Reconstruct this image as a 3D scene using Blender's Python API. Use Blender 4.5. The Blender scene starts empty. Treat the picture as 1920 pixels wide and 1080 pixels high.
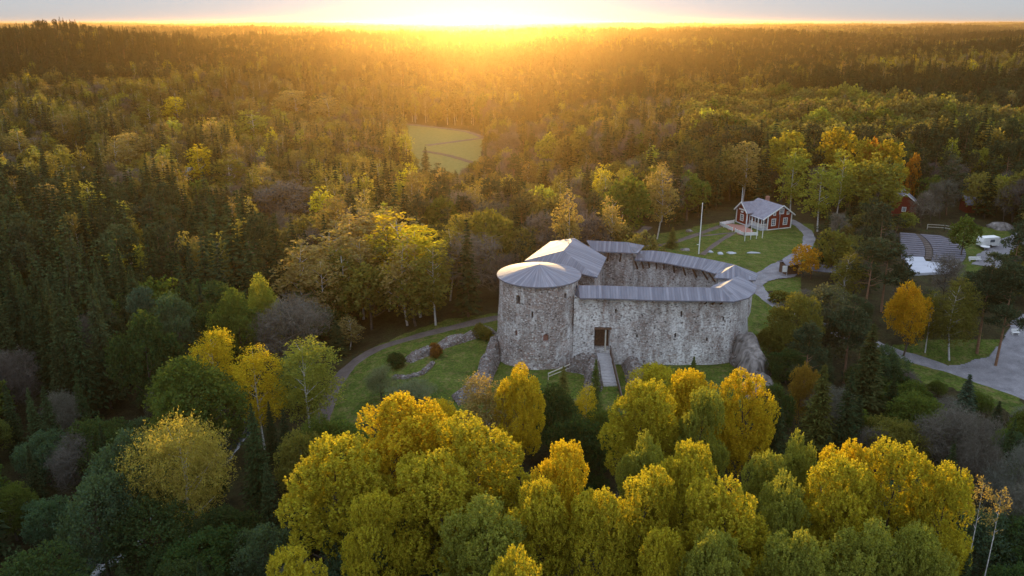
import bpy, math, random
import numpy as np
from mathutils import Vector, Matrix
random.seed(7); rng = np.random.default_rng(7)
R = math.radians
sc = bpy.context.scene
col = sc.collection

# ------------------------------------------------------------------ camera, sky, sun, exposure
CAMZ = 50.0; FPX = 1493.0; PITCH = math.atan(498/1493)
cam = bpy.data.cameras.new('camera'); cam.lens = 28.0; cam.sensor_width = 36.0
cam.clip_start = 0.5; cam.clip_end = 60000
co = bpy.data.objects.new('camera', cam); col.objects.link(co)
co.location = (0, 0, CAMZ); co.rotation_euler = (math.pi/2-PITCH, 0, 0)
sc.camera = co
SUN_EL, SUN_AZ = R(3.6), R(-2.4)
w = bpy.data.worlds.new('World'); sc.world = w; w.use_nodes = True
nt = w.node_tree; nt.nodes.clear()
o_ = nt.nodes.new('ShaderNodeOutputWorld'); bg = nt.nodes.new('ShaderNodeBackground')
sky = nt.nodes.new('ShaderNodeTexSky'); sky.sky_type = 'NISHITA'; sky.sun_disc = False
sky.sun_elevation = SUN_EL; sky.sun_rotation = SUN_AZ
sky.air_density = 1.0; sky.dust_density = 0.6; sky.ozone_density = 1.2
hs = nt.nodes.new('ShaderNodeHueSaturation'); hs.inputs['Saturation'].default_value = 0.35; hs.inputs['Value'].default_value = 0.05
nt.links.new(sky.outputs[0], hs.inputs['Color'])
# added sky gradient, made brighter and bluer overhead to lift the ambient light
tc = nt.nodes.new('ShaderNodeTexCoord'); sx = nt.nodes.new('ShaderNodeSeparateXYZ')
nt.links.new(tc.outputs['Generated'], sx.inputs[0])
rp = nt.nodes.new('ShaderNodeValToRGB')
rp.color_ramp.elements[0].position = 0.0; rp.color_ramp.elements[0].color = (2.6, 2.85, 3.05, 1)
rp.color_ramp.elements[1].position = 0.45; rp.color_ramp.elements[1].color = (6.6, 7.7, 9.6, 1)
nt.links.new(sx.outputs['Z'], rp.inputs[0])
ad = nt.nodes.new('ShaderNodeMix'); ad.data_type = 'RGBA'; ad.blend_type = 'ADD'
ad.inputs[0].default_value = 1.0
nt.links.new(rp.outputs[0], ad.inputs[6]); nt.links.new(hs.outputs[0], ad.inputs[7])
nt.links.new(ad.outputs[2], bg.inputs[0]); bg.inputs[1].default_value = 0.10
nt.links.new(bg.outputs[0], o_.inputs[0])
sl = bpy.data.lights.new('sun', 'SUN'); sl.energy = 5.0; sl.angle = R(0.6); sl.color = (1.0, 0.66, 0.27)
so = bpy.data.objects.new('sun', sl); col.objects.link(so)
sv = Vector((math.sin(SUN_AZ)*math.cos(SUN_EL), math.cos(SUN_AZ)*math.cos(SUN_EL), math.sin(SUN_EL)))
so.rotation_euler = sv.to_track_quat('Z', 'Y').to_euler(); so.location = (0, 300, 200)
sc.view_settings.view_transform = 'Standard'; sc.view_settings.look = 'None'
sc.view_settings.exposure = 0.74; sc.view_settings.gamma = 1.0
sc.cycles.max_bounces = 5; sc.cycles.diffuse_bounces = 3; sc.cycles.transmission_bounces = 3
sc.cycles.volume_bounces = 0; sc.cycles.caustics_reflective = False; sc.cycles.caustics_refractive = False

# ------------------------------------------------------------------ terrain function and point finders
def S(a, b, x):
    t = np.clip((x-a)/(b-a), 0, 1); return t*t*(3-2*t)
def terrain(x, y):
    x = np.asarray(x, float); y = np.asarray(y, float)
    z = -4.5*S(106, 84, y)                                   # foot of the castle hill, towards the camera
    z = z - 4.0*S(-8, -34, x)*S(84, 106, y)*S(230, 180, y)   # left lawn falls to the stream
    z = z - 3.5*S(38, 50, x)*S(84, 100, y)*S(135, 118, y)
    v = S(165, 250, y)*S(640, 480, y)*S(34, 6, x)*S(-260, -120, x)
    z = z - 12*v
    z = z - 5*S(-34, -70, x)*S(106, 150, y)*S(520, 300, y)*(1-v)
    far = S(480, 900, y)
    n = (np.sin(x*.0061+1.3)*np.cos(y*.0047+.4)+.6*np.sin(x*.013-y*.009+2.)+.4*np.sin(y*.021+x*.004))
    z = z + far*(4+6*n)+S(700, 1300, y)*(7*np.sin(y*.0085+x*.0021+1.1*np.sin(x*.004))+3*np.sin(y*.019-x*.003))
    z = z + 23*np.exp(-((x+455)/150)**2-((y-850)/130)**2)
    z = z + 12*np.exp(-((x-60)/330)**2-((y-1350)/260)**2)
    z = z + 9*np.exp(-((x-760)/260)**2-((y-1150)/160)**2)
    f2 = S(1500, 5000, y); n2 = np.sin(x*.0011+.7)*np.cos(y*.0013)+.6*np.sin(x*.0031+y*.0009+1.)
    z = z + f2*(3+5*n2)
    f3 = S(6000, 9500, y); n3 = np.sin(x*.00085+1.9)+.5*np.sin(x*.0023+.3)+.3*np.sin(x*.0061)
    z = z + f3*(9+7*n3)
    z = np.where(z > 24, 24+9*np.tanh((z-24)/9), z)
    return z
cp, sp = math.cos(PITCH), math.sin(PITCH)
def ray(x, y):
    u = (x-960)/FPX; v = (540-y)/FPX
    return (u, cp+v*sp, -sp+v*cp)
def P(x, y, z):
    d = ray(x, y); t = (z-CAMZ)/d[2]; return Vector((d[0]*t, d[1]*t, z))
def PY(x, y, Y):
    d = ray(x, y); t = Y/d[1]; return Vector((d[0]*t, Y, CAMZ+d[2]*t))
def PT(x, y, lift=0.0):
    z = 0.0
    for _ in range(40):
        p = P(x, y, z); z = z*.5+.5*float(terrain(p.x, p.y))
    return Vector((p.x, p.y, float(terrain(p.x, p.y))+lift))
def proj(x, y, z):
    zc = y*cp-(z-CAMZ)*sp; yc = y*sp+(z-CAMZ)*cp
    zc = np.maximum(zc, .01)
    return 960+FPX*x/zc, 540-FPX*yc/zc
def inside(poly, x, y):
    x = np.asarray(x, float); y = np.asarray(y, float); r = np.zeros(x.shape, bool); n = len(poly); j = n-1
    for i in range(n):
        xi, yi = poly[i]; xj, yj = poly[j]
        if yi != yj:
            r ^= ((yi > y) != (yj > y)) & (x < (xj-xi)*(y-yi)/(yj-yi)+xi)
        j = i
    return r

# ------------------------------------------------------------------ materials
def mat(name):
    m = bpy.data.materials.new(name); m.use_nodes = True; m.node_tree.nodes.clear()
    return m, m.node_tree
def N(t, kind, **kw):
    n = t.nodes.new(kind)
    for k, v in kw.items():
        if k.startswith('i_'): n.inputs[k[2:].replace('_', ' ')].default_value = v
        else: setattr(n, k, v)
    return n
def mix(t, a, b, f, mode='MIX'):
    m = t.nodes.new('ShaderNodeMix'); m.data_type = 'RGBA'; m.blend_type = mode
    for s, val in ((0, f), (6, a), (7, b)):
        if hasattr(val, 'is_output') or isinstance(val, bpy.types.NodeSocket): t.links.new(val, m.inputs[s])
        else: m.inputs[s].default_value = val if s == 0 else (*val[:3], 1)
    return m.outputs[2]
def ramp(t, src, stops):
    r = t.nodes.new('ShaderNodeValToRGB'); e = r.color_ramp.elements
    while len(e) < len(stops): e.new(.5)
    for i, (p, c) in enumerate(stops):
        e[i].position = p; e[i].color = (*(c if hasattr(c, '__len__') else (c, c, c)), 1)
    t.links.new(src, r.inputs[0]); return r.outputs[0]
def finish(t, color, rough=.85, bump=None, bdist=.05, spec=.3):
    b = t.nodes.new('ShaderNodeBsdfPrincipled'); o = t.nodes.new('ShaderNodeOutputMaterial')
    if isinstance(color, bpy.types.NodeSocket): t.links.new(color, b.inputs['Base Color'])
    else: b.inputs['Base Color'].default_value = (*color, 1)
    b.inputs['Roughness'].default_value = rough; b.inputs['Specular IOR Level'].default_value = spec
    if bump is not None:
        bp = t.nodes.new('ShaderNodeBump'); bp.inputs['Distance'].default_value = bdist; bp.inputs['Strength'].default_value = .9
        t.links.new(bump, bp.inputs['Height']); t.links.new(bp.outputs[0], b.inputs['Normal'])
    t.links.new(b.outputs[0], o.inputs[0])
def coords(t, scale=(1, 1, 1), kind='Object'):
    c = t.nodes.new('ShaderNodeTexCoord'); m = t.nodes.new('ShaderNodeMapping')
    m.inputs['Scale'].default_value = scale; t.links.new(c.outputs[kind], m.inputs[0]); return m.outputs[0]
def noise(t, vec, scale, detail=3, rough=.55):
    n = N(t, 'ShaderNodeTexNoise'); n.inputs['Scale'].default_value = scale; n.inputs['Detail'].default_value = detail
    n.inputs['Roughness'].default_value = rough; t.links.new(vec, n.inputs['Vector']); return n.outputs[0]
def simple(name, c1, c2, scale=3., rough=.85, bump=.02, spec=.25, stretch=(1, 1, 1)):
    m, t = mat(name); v = coords(t, stretch); n = noise(t, v, scale, 4)
    finish(t, ramp(t, n, [(.3, c1), (.7, c2)]), rough, n, bump, spec); return m
M = {}
def stone_mat(name, plaster, dark=1.0, stones=((.17, .14, .125), (.30, .25, .225), (.43, .385, .35), (.29, .18, .14), (.62, .59, .555))):
    m, t = mat(name); v = coords(t, (1, 1, 1.45))
    wob = N(t, 'ShaderNodeTexNoise'); wob.inputs['Scale'].default_value = 1.3; t.links.new(v, wob.inputs['Vector'])
    vm = N(t, 'ShaderNodeVectorMath', operation='MULTIPLY_ADD'); vm.inputs[1].default_value = (.22, .22, .22)
    t.links.new(wob.outputs[1], vm.inputs[0]); t.links.new(v, vm.inputs[2])
    vo = N(t, 'ShaderNodeTexVoronoi', feature='F1'); vo.inputs['Scale'].default_value = 3.7; t.links.new(vm.outputs[0], vo.inputs['Vector'])
    ve = N(t, 'ShaderNodeTexVoronoi', feature='DISTANCE_TO_EDGE'); ve.inputs['Scale'].default_value = 3.7; t.links.new(vm.outputs[0], ve.inputs['Vector'])
    sr = N(t, 'ShaderNodeSeparateColor'); t.links.new(vo.outputs['Color'], sr.inputs[0])
    d = [tuple(dark*k for k in s) for s in stones]
    cs = ramp(t, sr.outputs[0], [(.0, d[0]), (.25, d[1]), (.5, d[2]), (.68, d[3]), (.75, d[1]), (.9, d[4])])
    big = noise(t, coords(t), .22, 4, .6)
    mort = ramp(t, ve.outputs['Distance'], [(.02, 1.), (.09, 0.)])
    c = mix(t, cs, (.40*dark, .365*dark, .345*dark), mort)
    fine = noise(t, coords(t, (1, 1, .28)), .5, 7, .75)
    pf = ramp(t, fine, [(.56-plaster*.18, 0.), (.68-plaster*.12, 1.)])
    sp_ = noise(t, v, 3.2, 3); pf2 = mix(t, pf, (0, 0, 0), ramp(t, sp_, [(.45, 0.), (.6, .75)]))
    c = mix(t, c, (.70*dark, .69*dark, .665*dark), pf2)
    red = ramp(t, noise(t, coords(t, (1, 1, 2.2)), .31, 5, .65), [(.58, 0.), (.72, .45)])
    c = mix(t, c, (.36*dark, .22*dark, .16*dark), red)
    hole = ramp(t, sr.outputs[1], [(.965, 0.), (.975, .75)])
    c = mix(t, c, (.06, .05, .045), hole)
    c = mix(t, c, (.55, .55, .55), ramp(t, big, [(.3, .45), (.6, 0.)]), 'MULTIPLY')
    h = mix(t, ramp(t, ve.outputs['Distance'], [(0., 0.), (.12, 1.)]), (1, 1, 1), pf2)
    finish(t, c, .95, h, .10, .1); return m
M['tower_stone'] = stone_mat('tower_stone', .35)
M['wall_stone'] = stone_mat('wall_stone', 1.05)
M['inner_stone'] = stone_mat('inner_stone', .7, .95)
M['rubble'] = stone_mat('rubble', -.6, .55)
def roof_mat(name, a, b, c):
    m, t = mat(name); uv = coords(t, (1, 1, 1), 'UV')
    sx = N(t, 'ShaderNodeSeparateXYZ'); t.links.new(uv, sx.inputs[0])
    mu = N(t, 'ShaderNodeMath', operation='MULTIPLY'); mu.inputs[1].default_value = 1/.42; t.links.new(sx.outputs[0], mu.inputs[0])
    fl = N(t, 'ShaderNodeMath', operation='FLOOR'); t.links.new(mu.outputs[0], fl.inputs[0])
    wn = N(t, 'ShaderNodeTexWhiteNoise', noise_dimensions='1D'); t.links.new(fl.outputs[0], wn.inputs['W'])
    fr = N(t, 'ShaderNodeMath', operation='FRACT'); t.links.new(mu.outputs[0], fr.inputs[0])
    edge = ramp(t, fr.outputs[0], [(.0, 0.), (.14, 1.), (.86, 1.), (1., 0.)])
    cc = ramp(t, wn.outputs[0], [(0., a), (.5, b), (1., c)])
    st = noise(t, coords(t, (1, .12, 1), 'UV'), 2.2, 5, .7)
    cc = mix(t, cc, (.5, .5, .52), ramp(t, st, [(.35, .55), (.6, 0.)]), 'MULTIPLY')
    cc = mix(t, (.09, .09, .10), cc, ramp(t, edge, [(0., .45), (1., 1.)]))
    finish(t, cc, .68, edge, .02, .3); return m
M['roof'] = roof_mat('grey_board_roof', (.135, .138, .17), (.175, .178, .21), (.225, .225, .26))
M['dark_wood'] = simple('dark_wood', (.07, .04, .025), (.14, .08, .05), 4)
M['grey_wood'] = simple('grey_wood', (.26, .25, .26), (.46, .44, .43), 2, .8, .01, .2, (1, 6, 1))
M['pale_wood'] = simple('pale_wood', (.36, .33, .27), (.5, .46, .38), 2)
M['black'] = simple('opening_dark', (.012, .01, .01), (.03, .025, .02), 3)
M['white'] = simple('white_paint', (.62, .62, .60), (.78, .78, .76), 2.5, .6)
M['glass'] = simple('window_glass', (.05, .07, .09), (.12, .15, .18), 2, .12, .0, .8)
M['brick'] = simple('chimney_brick', (.26, .12, .09), (.38, .2, .16), 6)
def boards(name, a, b, step=.16):
    m, t = mat(name); v = coords(t)
    wv = N(t, 'ShaderNodeTexWave', wave_type='BANDS', bands_direction='DIAGONAL'); wv.inputs['Scale'].default_value = 1.6
    wv.inputs['Distortion'].default_value = .3
    t.links.new(coords(t, (1, 1, 0)), wv.inputs['Vector']); n = noise(t, v, 1.5, 4)
    c = ramp(t, n, [(.3, a), (.7, b)]); c = mix(t, (.4, .4, .4), (1, 1, 1), ramp(t, wv.outputs[0], [(0., .35), (.25, 1.)]))
    c2 = mix(t, ramp(t, n, [(.3, a), (.7, b)]), c, 1.0, 'MULTIPLY')
    finish(t, c2, .85, wv.outputs[0], .02, .2); return m
M['red'] = boards('falu_red_boards', (.15, .020, .013), (.21, .032, .02))
M['felt'] = simple('roof_felt', (.16, .155, .19), (.24, .235, .27), 1.2, .8)
def ground_mat():
    m, t = mat('ground_surface'); v = coords(t)
    at = N(t, 'ShaderNodeAttribute', attribute_name='grass')
    n1 = noise(t, v, .35, 6, .65); n2 = noise(t, v, 3.0, 4, .7); n3 = noise(t, v, .06, 3)
    g = ramp(t, n1, [(.30, (.045, .065, .012)), (.46, (.075, .115, .016)), (.58, (.10, .135, .022)), (.72, (.20, .17, .07))])
    g = mix(t, g, (.4, .42, .35), ramp(t, n2, [(.38, .95), (.6, 0.)]), 'MULTIPLY')
    g = mix(t, g, (.16, .12, .05), ramp(t, noise(t, v, .8, 6, .8), [(.50, 0.), (.62, .65)]))
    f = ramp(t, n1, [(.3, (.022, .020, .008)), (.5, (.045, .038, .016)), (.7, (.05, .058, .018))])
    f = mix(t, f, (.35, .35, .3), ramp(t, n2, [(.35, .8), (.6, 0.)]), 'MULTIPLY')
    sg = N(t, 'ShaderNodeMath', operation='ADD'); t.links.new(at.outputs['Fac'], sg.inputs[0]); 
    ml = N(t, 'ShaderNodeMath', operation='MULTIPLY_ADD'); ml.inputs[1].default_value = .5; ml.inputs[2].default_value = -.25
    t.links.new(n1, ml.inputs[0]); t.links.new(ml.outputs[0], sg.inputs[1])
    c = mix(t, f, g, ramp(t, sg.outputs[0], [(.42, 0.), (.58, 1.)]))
    finish(t, c, .95, n2, .25, .1); return m
M['ground'] = ground_mat()
def gravel(name, a, b):
    m, t = mat(name); v = coords(t); n = noise(t, v, .5, 6, .65); n2 = noise(t, v, 7, 3)
    c = ramp(t, n, [(.3, a), (.7, b)]); c = mix(t, c, (.6, .6, .6), ramp(t, n2, [(.35, .7), (.6, 0.)]), 'MULTIPLY')
    finish(t, c, .95, n2, .03, .15); return m
M['gravel'] = gravel('road_gravel', (.15, .145, .155), (.27, .26, .275))
M['path'] = gravel('path_gravel', (.085, .068, .06), (.145, .12, .105))
M['field'] = gravel('meadow_grass', (.115, .13, .025), (.20, .19, .055))
M['rock'] = simple('rock_face', (.05, .045, .04), (.30, .27, .25), 1.1, .95, .35, .1, (1, 1, .4))
M['concrete'] = simple('worn_concrete', (.32, .34, .36), (.45, .47, .5), 1.5)
def water():
    m, t = mat('water_surface'); v = coords(t); n = noise(t, v, 1.2, 3)
    finish(t, (.02, .025, .02), .06, n, .02, .8); return m
M['water'] = water()
def leaf_mat(name, trans, boost):
    m, t = mat(name)
    at = N(t, 'ShaderNodeAttribute', attribute_name='tint', attribute_type='INSTANCER')
    ge = N(t, 'ShaderNodeNewGeometry')
    hsv = N(t, 'ShaderNodeHueSaturation'); 
    h = N(t, 'ShaderNodeMapRange'); h.inputs['To Min'].default_value = .482; h.inputs['To Max'].default_value = .518
    t.links.new(ge.outputs['Random Per Island'], h.inputs[0]); t.links.new(h.outputs[0], hsv.inputs['Hue'])
    mm = N(t, 'ShaderNodeMath', operation='MULTIPLY'); mm.inputs[1].default_value = 7.31; t.links.new(ge.outputs['Random Per Island'], mm.inputs[0])
    fr = N(t, 'ShaderNodeMath', operation='FRACT'); t.links.new(mm.outputs[0], fr.inputs[0])
    vr = N(t, 'ShaderNodeMapRange'); vr.inputs['To Min'].default_value = .72; vr.inputs['To Max'].default_value = 1.22
    t.links.new(fr.outputs[0], vr.inputs[0]); t.links.new(vr.outputs[0], hsv.inputs['Value'])
    t.links.new(at.outputs['Color'], hsv.inputs['Color'])
    d = N(t, 'ShaderNodeBsdfDiffuse'); tr = N(t, 'ShaderNodeBsdfTranslucent'); mx = N(t, 'ShaderNodeMixShader'); mx.inputs[0].default_value = trans
    t.links.new(hsv.outputs[0], d.inputs[0])
    t.links.new(mix(t, hsv.outputs[0], boost, 1.0, 'MULTIPLY'), tr.inputs[0])
    t.links.new(d.outputs[0], mx.inputs[1]); t.links.new(tr.outputs[0], mx.inputs[2])
    o = t.nodes.new('ShaderNodeOutputMaterial'); t.links.new(mx.outputs[0], o.inputs[0]); return m
M['leaf'] = leaf_mat('broad_leaves', .5, (1.68, 1.46, .55))
M['needle'] = leaf_mat('needles', .18, (1.5, 1.2, .8))
M['twig'] = leaf_mat('bare_twigs', .15, (1.3, 1.1, .9))
M['bark'] = simple('dark_bark', (.05, .04, .03), (.12, .095, .075), 3, .95, .05, .1)
M['birch_bark'] = simple('birch_bark', (.28, .26, .24), (.6, .58, .55), 2.5, .8, .02, .2, (1, 1, 3))
M['pine_bark'] = simple('pine_bark', (.16, .085, .05), (.26, .15, .09), 3, .95, .05, .1)

# ------------------------------------------------------------------ mesh helpers
def mk(name, V, F, mats, mi=None, uv=None, smooth=False):
    V = np.asarray(V, np.float32); me = bpy.data.meshes.new(name)
    if isinstance(F, np.ndarray):
        nf, k = F.shape; tot = np.full(nf, k, np.int32); flat = F.ravel().astype(np.int32)
    else:
        tot = np.array([len(f) for f in F], np.int32); flat = np.array([i for f in F for i in f], np.int32); nf = len(F)
    me.vertices.add(len(V)); me.vertices.foreach_set('co', V.ravel())
    me.loops.add(len(flat)); me.loops.foreach_set('vertex_index', flat)
    me.polygons.add(nf); st = np.concatenate([[0], np.cumsum(tot)[:-1]]).astype(np.int32)
    me.polygons.foreach_set('loop_start', st); me.polygons.foreach_set('loop_total', tot)
    for m in (mats if isinstance(mats, (list, tuple)) else [mats]): me.materials.append(m)
    if mi is not None: me.polygons.foreach_set('material_index', np.asarray(mi, np.int32))
    me.update(calc_edges=True)
    if uv is not None:
        l = me.uv_layers.new(name='UVMap'); l.data.foreach_set('uv', np.asarray(uv, np.float32).ravel())
    me.polygons.foreach_set('use_smooth', np.full(nf, smooth, bool))
    me.validate(); return me
def link(name, me, parent=None, label=None, cat=None, group=None, kind=None, loc=None):
    o = bpy.data.objects.new(name, me); col.objects.link(o)
    if parent is not None: o.parent = parent
    if loc is not None: o.location = loc
    for k, v in (('label', label), ('category', cat), ('group', group), ('kind', kind)):
        if v: o[k] = v
    return o
class MB:
    def __init__(s): s.V = []; s.F = []; s.UV = []
    def poly(s, pts, uv=None):
        b = len(s.V); s.V += [tuple(p) for p in pts]; s.F.append(list(range(b, b+len(pts))))
        s.UV += uv if uv else [(0, 0)]*len(pts)
    def hexa(s, c):   # 8 corners: bottom 0-3 ccw, top 4-7
        for q in ((3, 2, 1, 0), (4, 5, 6, 7), (0, 1, 5, 4), (1, 2, 6, 5), (2, 3, 7, 6), (3, 0, 4, 7)):
            s.poly([c[i] for i in q])
    def box(s, c, d, rz=0., ax=None):
        c = Vector(c); m = Matrix.Rotation(rz, 3, 'Z'); hx, hy, hz = d[0]/2, d[1]/2, d[2]/2
        pts = [Vector(p) for p in ((-hx, -hy, -hz), (hx, -hy, -hz), (hx, hy, -hz), (-hx, hy, -hz), (-hx, -hy, hz), (hx, -hy, hz), (hx, hy, hz), (-hx, hy, hz))]
        s.hexa([c+m@p for p in pts]); return s
    def bar(s, a, b, w, h=None):
        a, b = Vector(a), Vector(b); h = h or w; d = (b-a).normalized()
        up = Vector((0, 0, 1)) if abs(d.z) < .95 else Vector((1, 0, 0))
        x = d.cross(up).normalized()*w/2; y = x.cross(d).normalized()*h/2
        s.hexa([a-x-y, a+x-y, a+x+y, a-x+y, b-x-y, b+x-y, b+x+y, b-x+y]); return s
    def tube(s, a, b, r0, r1, n=8):
        a, b = Vector(a), Vector(b); d = (b-a).normalized(); up = Vector((0, 0, 1)) if abs(d.z) < .95 else Vector((1, 0, 0))
        x = d.cross(up).normalized(); y = x.cross(d)
        A = [a+(x*math.cos(t)+y*math.sin(t))*r0 for t in [2*math.pi*i/n for i in range(n)]]
        B = [b+(x*math.cos(t)+y*math.sin(t))*r1 for t in [2*math.pi*i/n for i in range(n)]]
        for i in range(n):
            j = (i+1) % n; s.poly([A[i], A[j], B[j], B[i]])
        s.poly(A[::-1]); s.poly(B); return s
    def slab(s, pts, thick, udir=None):
        """sloping roof plane with thickness; uv u runs along udir in metres"""
        pts = [Vector(p) for p in pts]
        u = Vector(udir).normalized() if udir is not None else (pts[1]-pts[0]).normalized()
        nrm = Vector((0, 0, 0))
        for i in range(len(pts)): nrm += (pts[i]-pts[0]).cross(pts[(i+1) % len(pts)]-pts[0])
        nrm.normalize(); 
        if nrm.z < 0: pts = pts[::-1]; nrm = -nrm
        vv = nrm.cross(u)
        s.poly(pts, [(p.dot(u), p.dot(vv)) for p in pts])
        lo = [p-Vector((0, 0, thick)) for p in pts]; s.poly(lo[::-1])
        for i in range(len(pts)):
            j = (i+1) % len(pts); s.poly([lo[i], lo[j], pts[j], pts[i]])
        return s
    def mesh(s, name, m): return mk(name, s.V, s.F, m, uv=s.UV)
    def obj(s, name, m, parent=None, **k): return link(name, s.mesh(name, m), parent, **k)
def thing(name, loc, label, cat, group=None, rz=0.):
    o = bpy.data.objects.new(name, None); col.objects.link(o); o.location = loc; o.rotation_euler.z = rz
    o.empty_display_size = .5; o['label'] = label; o['category'] = cat
    if group: o['group'] = group
    return o

# ------------------------------------------------------------------ ground sheet
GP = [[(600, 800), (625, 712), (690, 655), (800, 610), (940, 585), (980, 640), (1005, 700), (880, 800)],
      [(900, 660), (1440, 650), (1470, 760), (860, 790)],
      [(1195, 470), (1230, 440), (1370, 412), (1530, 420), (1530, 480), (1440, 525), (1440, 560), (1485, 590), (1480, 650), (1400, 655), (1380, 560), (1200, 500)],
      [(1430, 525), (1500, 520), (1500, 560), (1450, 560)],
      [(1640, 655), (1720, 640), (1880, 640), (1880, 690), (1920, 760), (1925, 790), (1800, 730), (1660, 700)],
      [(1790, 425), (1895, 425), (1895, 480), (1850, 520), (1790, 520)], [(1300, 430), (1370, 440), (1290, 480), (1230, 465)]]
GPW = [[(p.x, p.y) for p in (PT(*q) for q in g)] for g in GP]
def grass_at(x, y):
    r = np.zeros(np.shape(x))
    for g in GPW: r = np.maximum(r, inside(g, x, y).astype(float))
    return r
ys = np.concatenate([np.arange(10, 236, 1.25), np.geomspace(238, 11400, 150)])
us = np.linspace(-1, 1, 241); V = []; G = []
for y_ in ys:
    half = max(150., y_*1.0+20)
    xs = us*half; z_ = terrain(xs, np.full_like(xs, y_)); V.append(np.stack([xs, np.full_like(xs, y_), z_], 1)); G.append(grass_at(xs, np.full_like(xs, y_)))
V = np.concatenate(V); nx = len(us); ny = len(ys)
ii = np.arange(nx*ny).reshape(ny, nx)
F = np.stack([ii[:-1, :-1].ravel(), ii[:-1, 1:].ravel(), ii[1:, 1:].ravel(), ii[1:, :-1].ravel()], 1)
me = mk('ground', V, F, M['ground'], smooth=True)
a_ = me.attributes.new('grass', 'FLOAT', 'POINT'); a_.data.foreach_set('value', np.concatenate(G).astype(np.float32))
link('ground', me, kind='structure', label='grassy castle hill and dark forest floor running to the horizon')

def ribbon(name, pts, width, m, lift=.07, widths=None, label=None):
    pts = [Vector((p[0], p[1], 0)) for p in pts]; Q = []; W = []
    widths = widths or [width]*len(pts)
    for i in range(len(pts)-1):
        p0 = pts[max(i-1, 0)]; p1 = pts[i]; p2 = pts[i+1]; p3 = pts[min(i+2, len(pts)-1)]
        n = max(2, int((p2-p1).length/1.2))
        for k in range(n):
            t = k/n; Q.append(.5*((2*p1)+(-p0+p2)*t+(2*p0-5*p1+4*p2-p3)*t*t+(-p0+3*p1-3*p2+p3)*t**3)); W.append(widths[i]*(1-t)+widths[i+1]*t)
    Q.append(pts[-1]); W.append(widths[-1]); V = []; F = []; nc = 7
    for i, q in enumerate(Q):
        d = (Q[min(i+1, len(Q)-1)]-Q[max(i-1, 0)]).normalized(); s = Vector((d.y, -d.x, 0))
        ww = W[i]*(1+.10*math.sin(i*.9)+.06*math.sin(i*2.3))
        for k in range(nc):
            p = q+s*ww*(k/(nc-1)-.5); e = 1-abs(k/(nc-1)-.5)*2
            V.append((p.x, p.y, float(terrain(p.x, p.y))+lift*(1 if e > 0 else -1.5)))
    for i in range(len(Q)-1):
        for k in range(nc-1):
            a = i*nc+k; F.append((a, a+nc, a+nc+1, a+1))
    return link(name, mk(name, V, F, m, smooth=True), kind='structure', label=label)
def T2(L): return [PT(*q) for q in L]
def patch(name, pxs, m, lift=.06, label=None):
    W = [(p.x, p.y) for p in T2(pxs)]
    x0, x1 = min(a for a, b in W), max(a for a, b in W); y0, y1 = min(b for a, b in W), max(b for a, b in W)
    st = max(.3, (x1-x0)/170); X = np.arange(x0, x1, st); Y = np.arange(y0, y1, st)
    cx, cy = np.meshgrid(X+st/2, Y+st/2, indexing='ij'); wob = .5*np.sin(cx*.9+cy*.4)+.4*np.sin(cy*1.3-cx*.5)
    ins = inside(W, cx+wob, cy+wob); I, J = np.where(ins); ny_ = len(Y)+1
    q = np.stack([I*ny_+J, (I+1)*ny_+J, (I+1)*ny_+J+1, I*ny_+J+1], 1); u, F = np.unique(q, return_inverse=True); F = F.reshape(q.shape)
    vx = x0+(u//ny_)*st; vy = y0+(u % ny_)*st; V = np.stack([vx, vy, terrain(vx, vy)+lift], 1)
    return link(name, mk(name, V, F, m, smooth=True), kind='structure', label=label)
ribbon('road', T2([(1478, 412), (1500, 424), (1516, 440), (1512, 462), (1485, 484), (1450, 502), (1424, 520), (1418, 538), (1440, 560), (1480, 582), (1550, 615), (1620, 640), (1680, 662), (1760, 687), (1850, 717), (1960, 757)]), 3.4, M['gravel'], label='pale gravel road curling from the red house round the castle to the right')
patch('road', [(1765, 690), (1850, 672), (1880, 640), (1900, 600), (1990, 560), (2010, 770), (1900, 740), (1830, 712)], M['gravel'], .10, label='wide gravel turning area at the right')
patch('road', [(1418, 545), (1432, 512), (1480, 496), (1500, 505), (1490, 520), (1440, 528)], M['gravel'], .13, label='gravel yard behind the castle corner')
ribbon('path', T2([(1000, 585), (925, 597), (845, 615), (770, 634), (705, 655), (655, 688), (622, 735), (600, 800), (560, 870)]), 3.0, M['path'], label='curving gravel path at the edge of the left lawn')
ribbon('path', T2([(1316, 478), (1345, 455), (1376, 436)]), 1.6, M['path'], .08, label='narrow path from the flagpole to the house terrace')
ribbon('path', T2([(1180, 462), (1240, 460), (1300, 442), (1350, 424)]), 2.2, M['path'], .09, label='path along the forest edge left of the house')
ribbon('path', T2([(1310, 443), (1360, 438), (1376, 437)]), 1.0, M['path'], .10, label='thin side path to the terrace')
ribbon('path', T2([(1150, 462), (1185, 448), (1215, 425)]), 3.0, M['path'], .09, label='forest track behind the castle')
ribbon('road', T2([(1930, 440), (1890, 458), (1862, 480), (1850, 500)]), 7, M['gravel'], .08, label='grey gravel road beside the caravan')
patch('meadow', [(752, 236), (800, 236), (880, 246), (908, 262), (900, 300), (860, 345), (800, 350), (775, 300)], M['field'], .25, label='mown green field in the forest valley')
ribbon('path', T2([(740, 232), (800, 238), (870, 247), (905, 258)]), 5, M['path'], .5, label='farm track along the far edge of the field')
ribbon('path', T2([(905, 260), (860, 266), (800, 274)]), 4, M['path'], .52, label='farm track across the field')
ribbon('ditch', T2([(796, 285), (840, 293), (885, 306), (905, 312)]), 4, M['bark'], .54, label='dark ditch across the green field')
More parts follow.
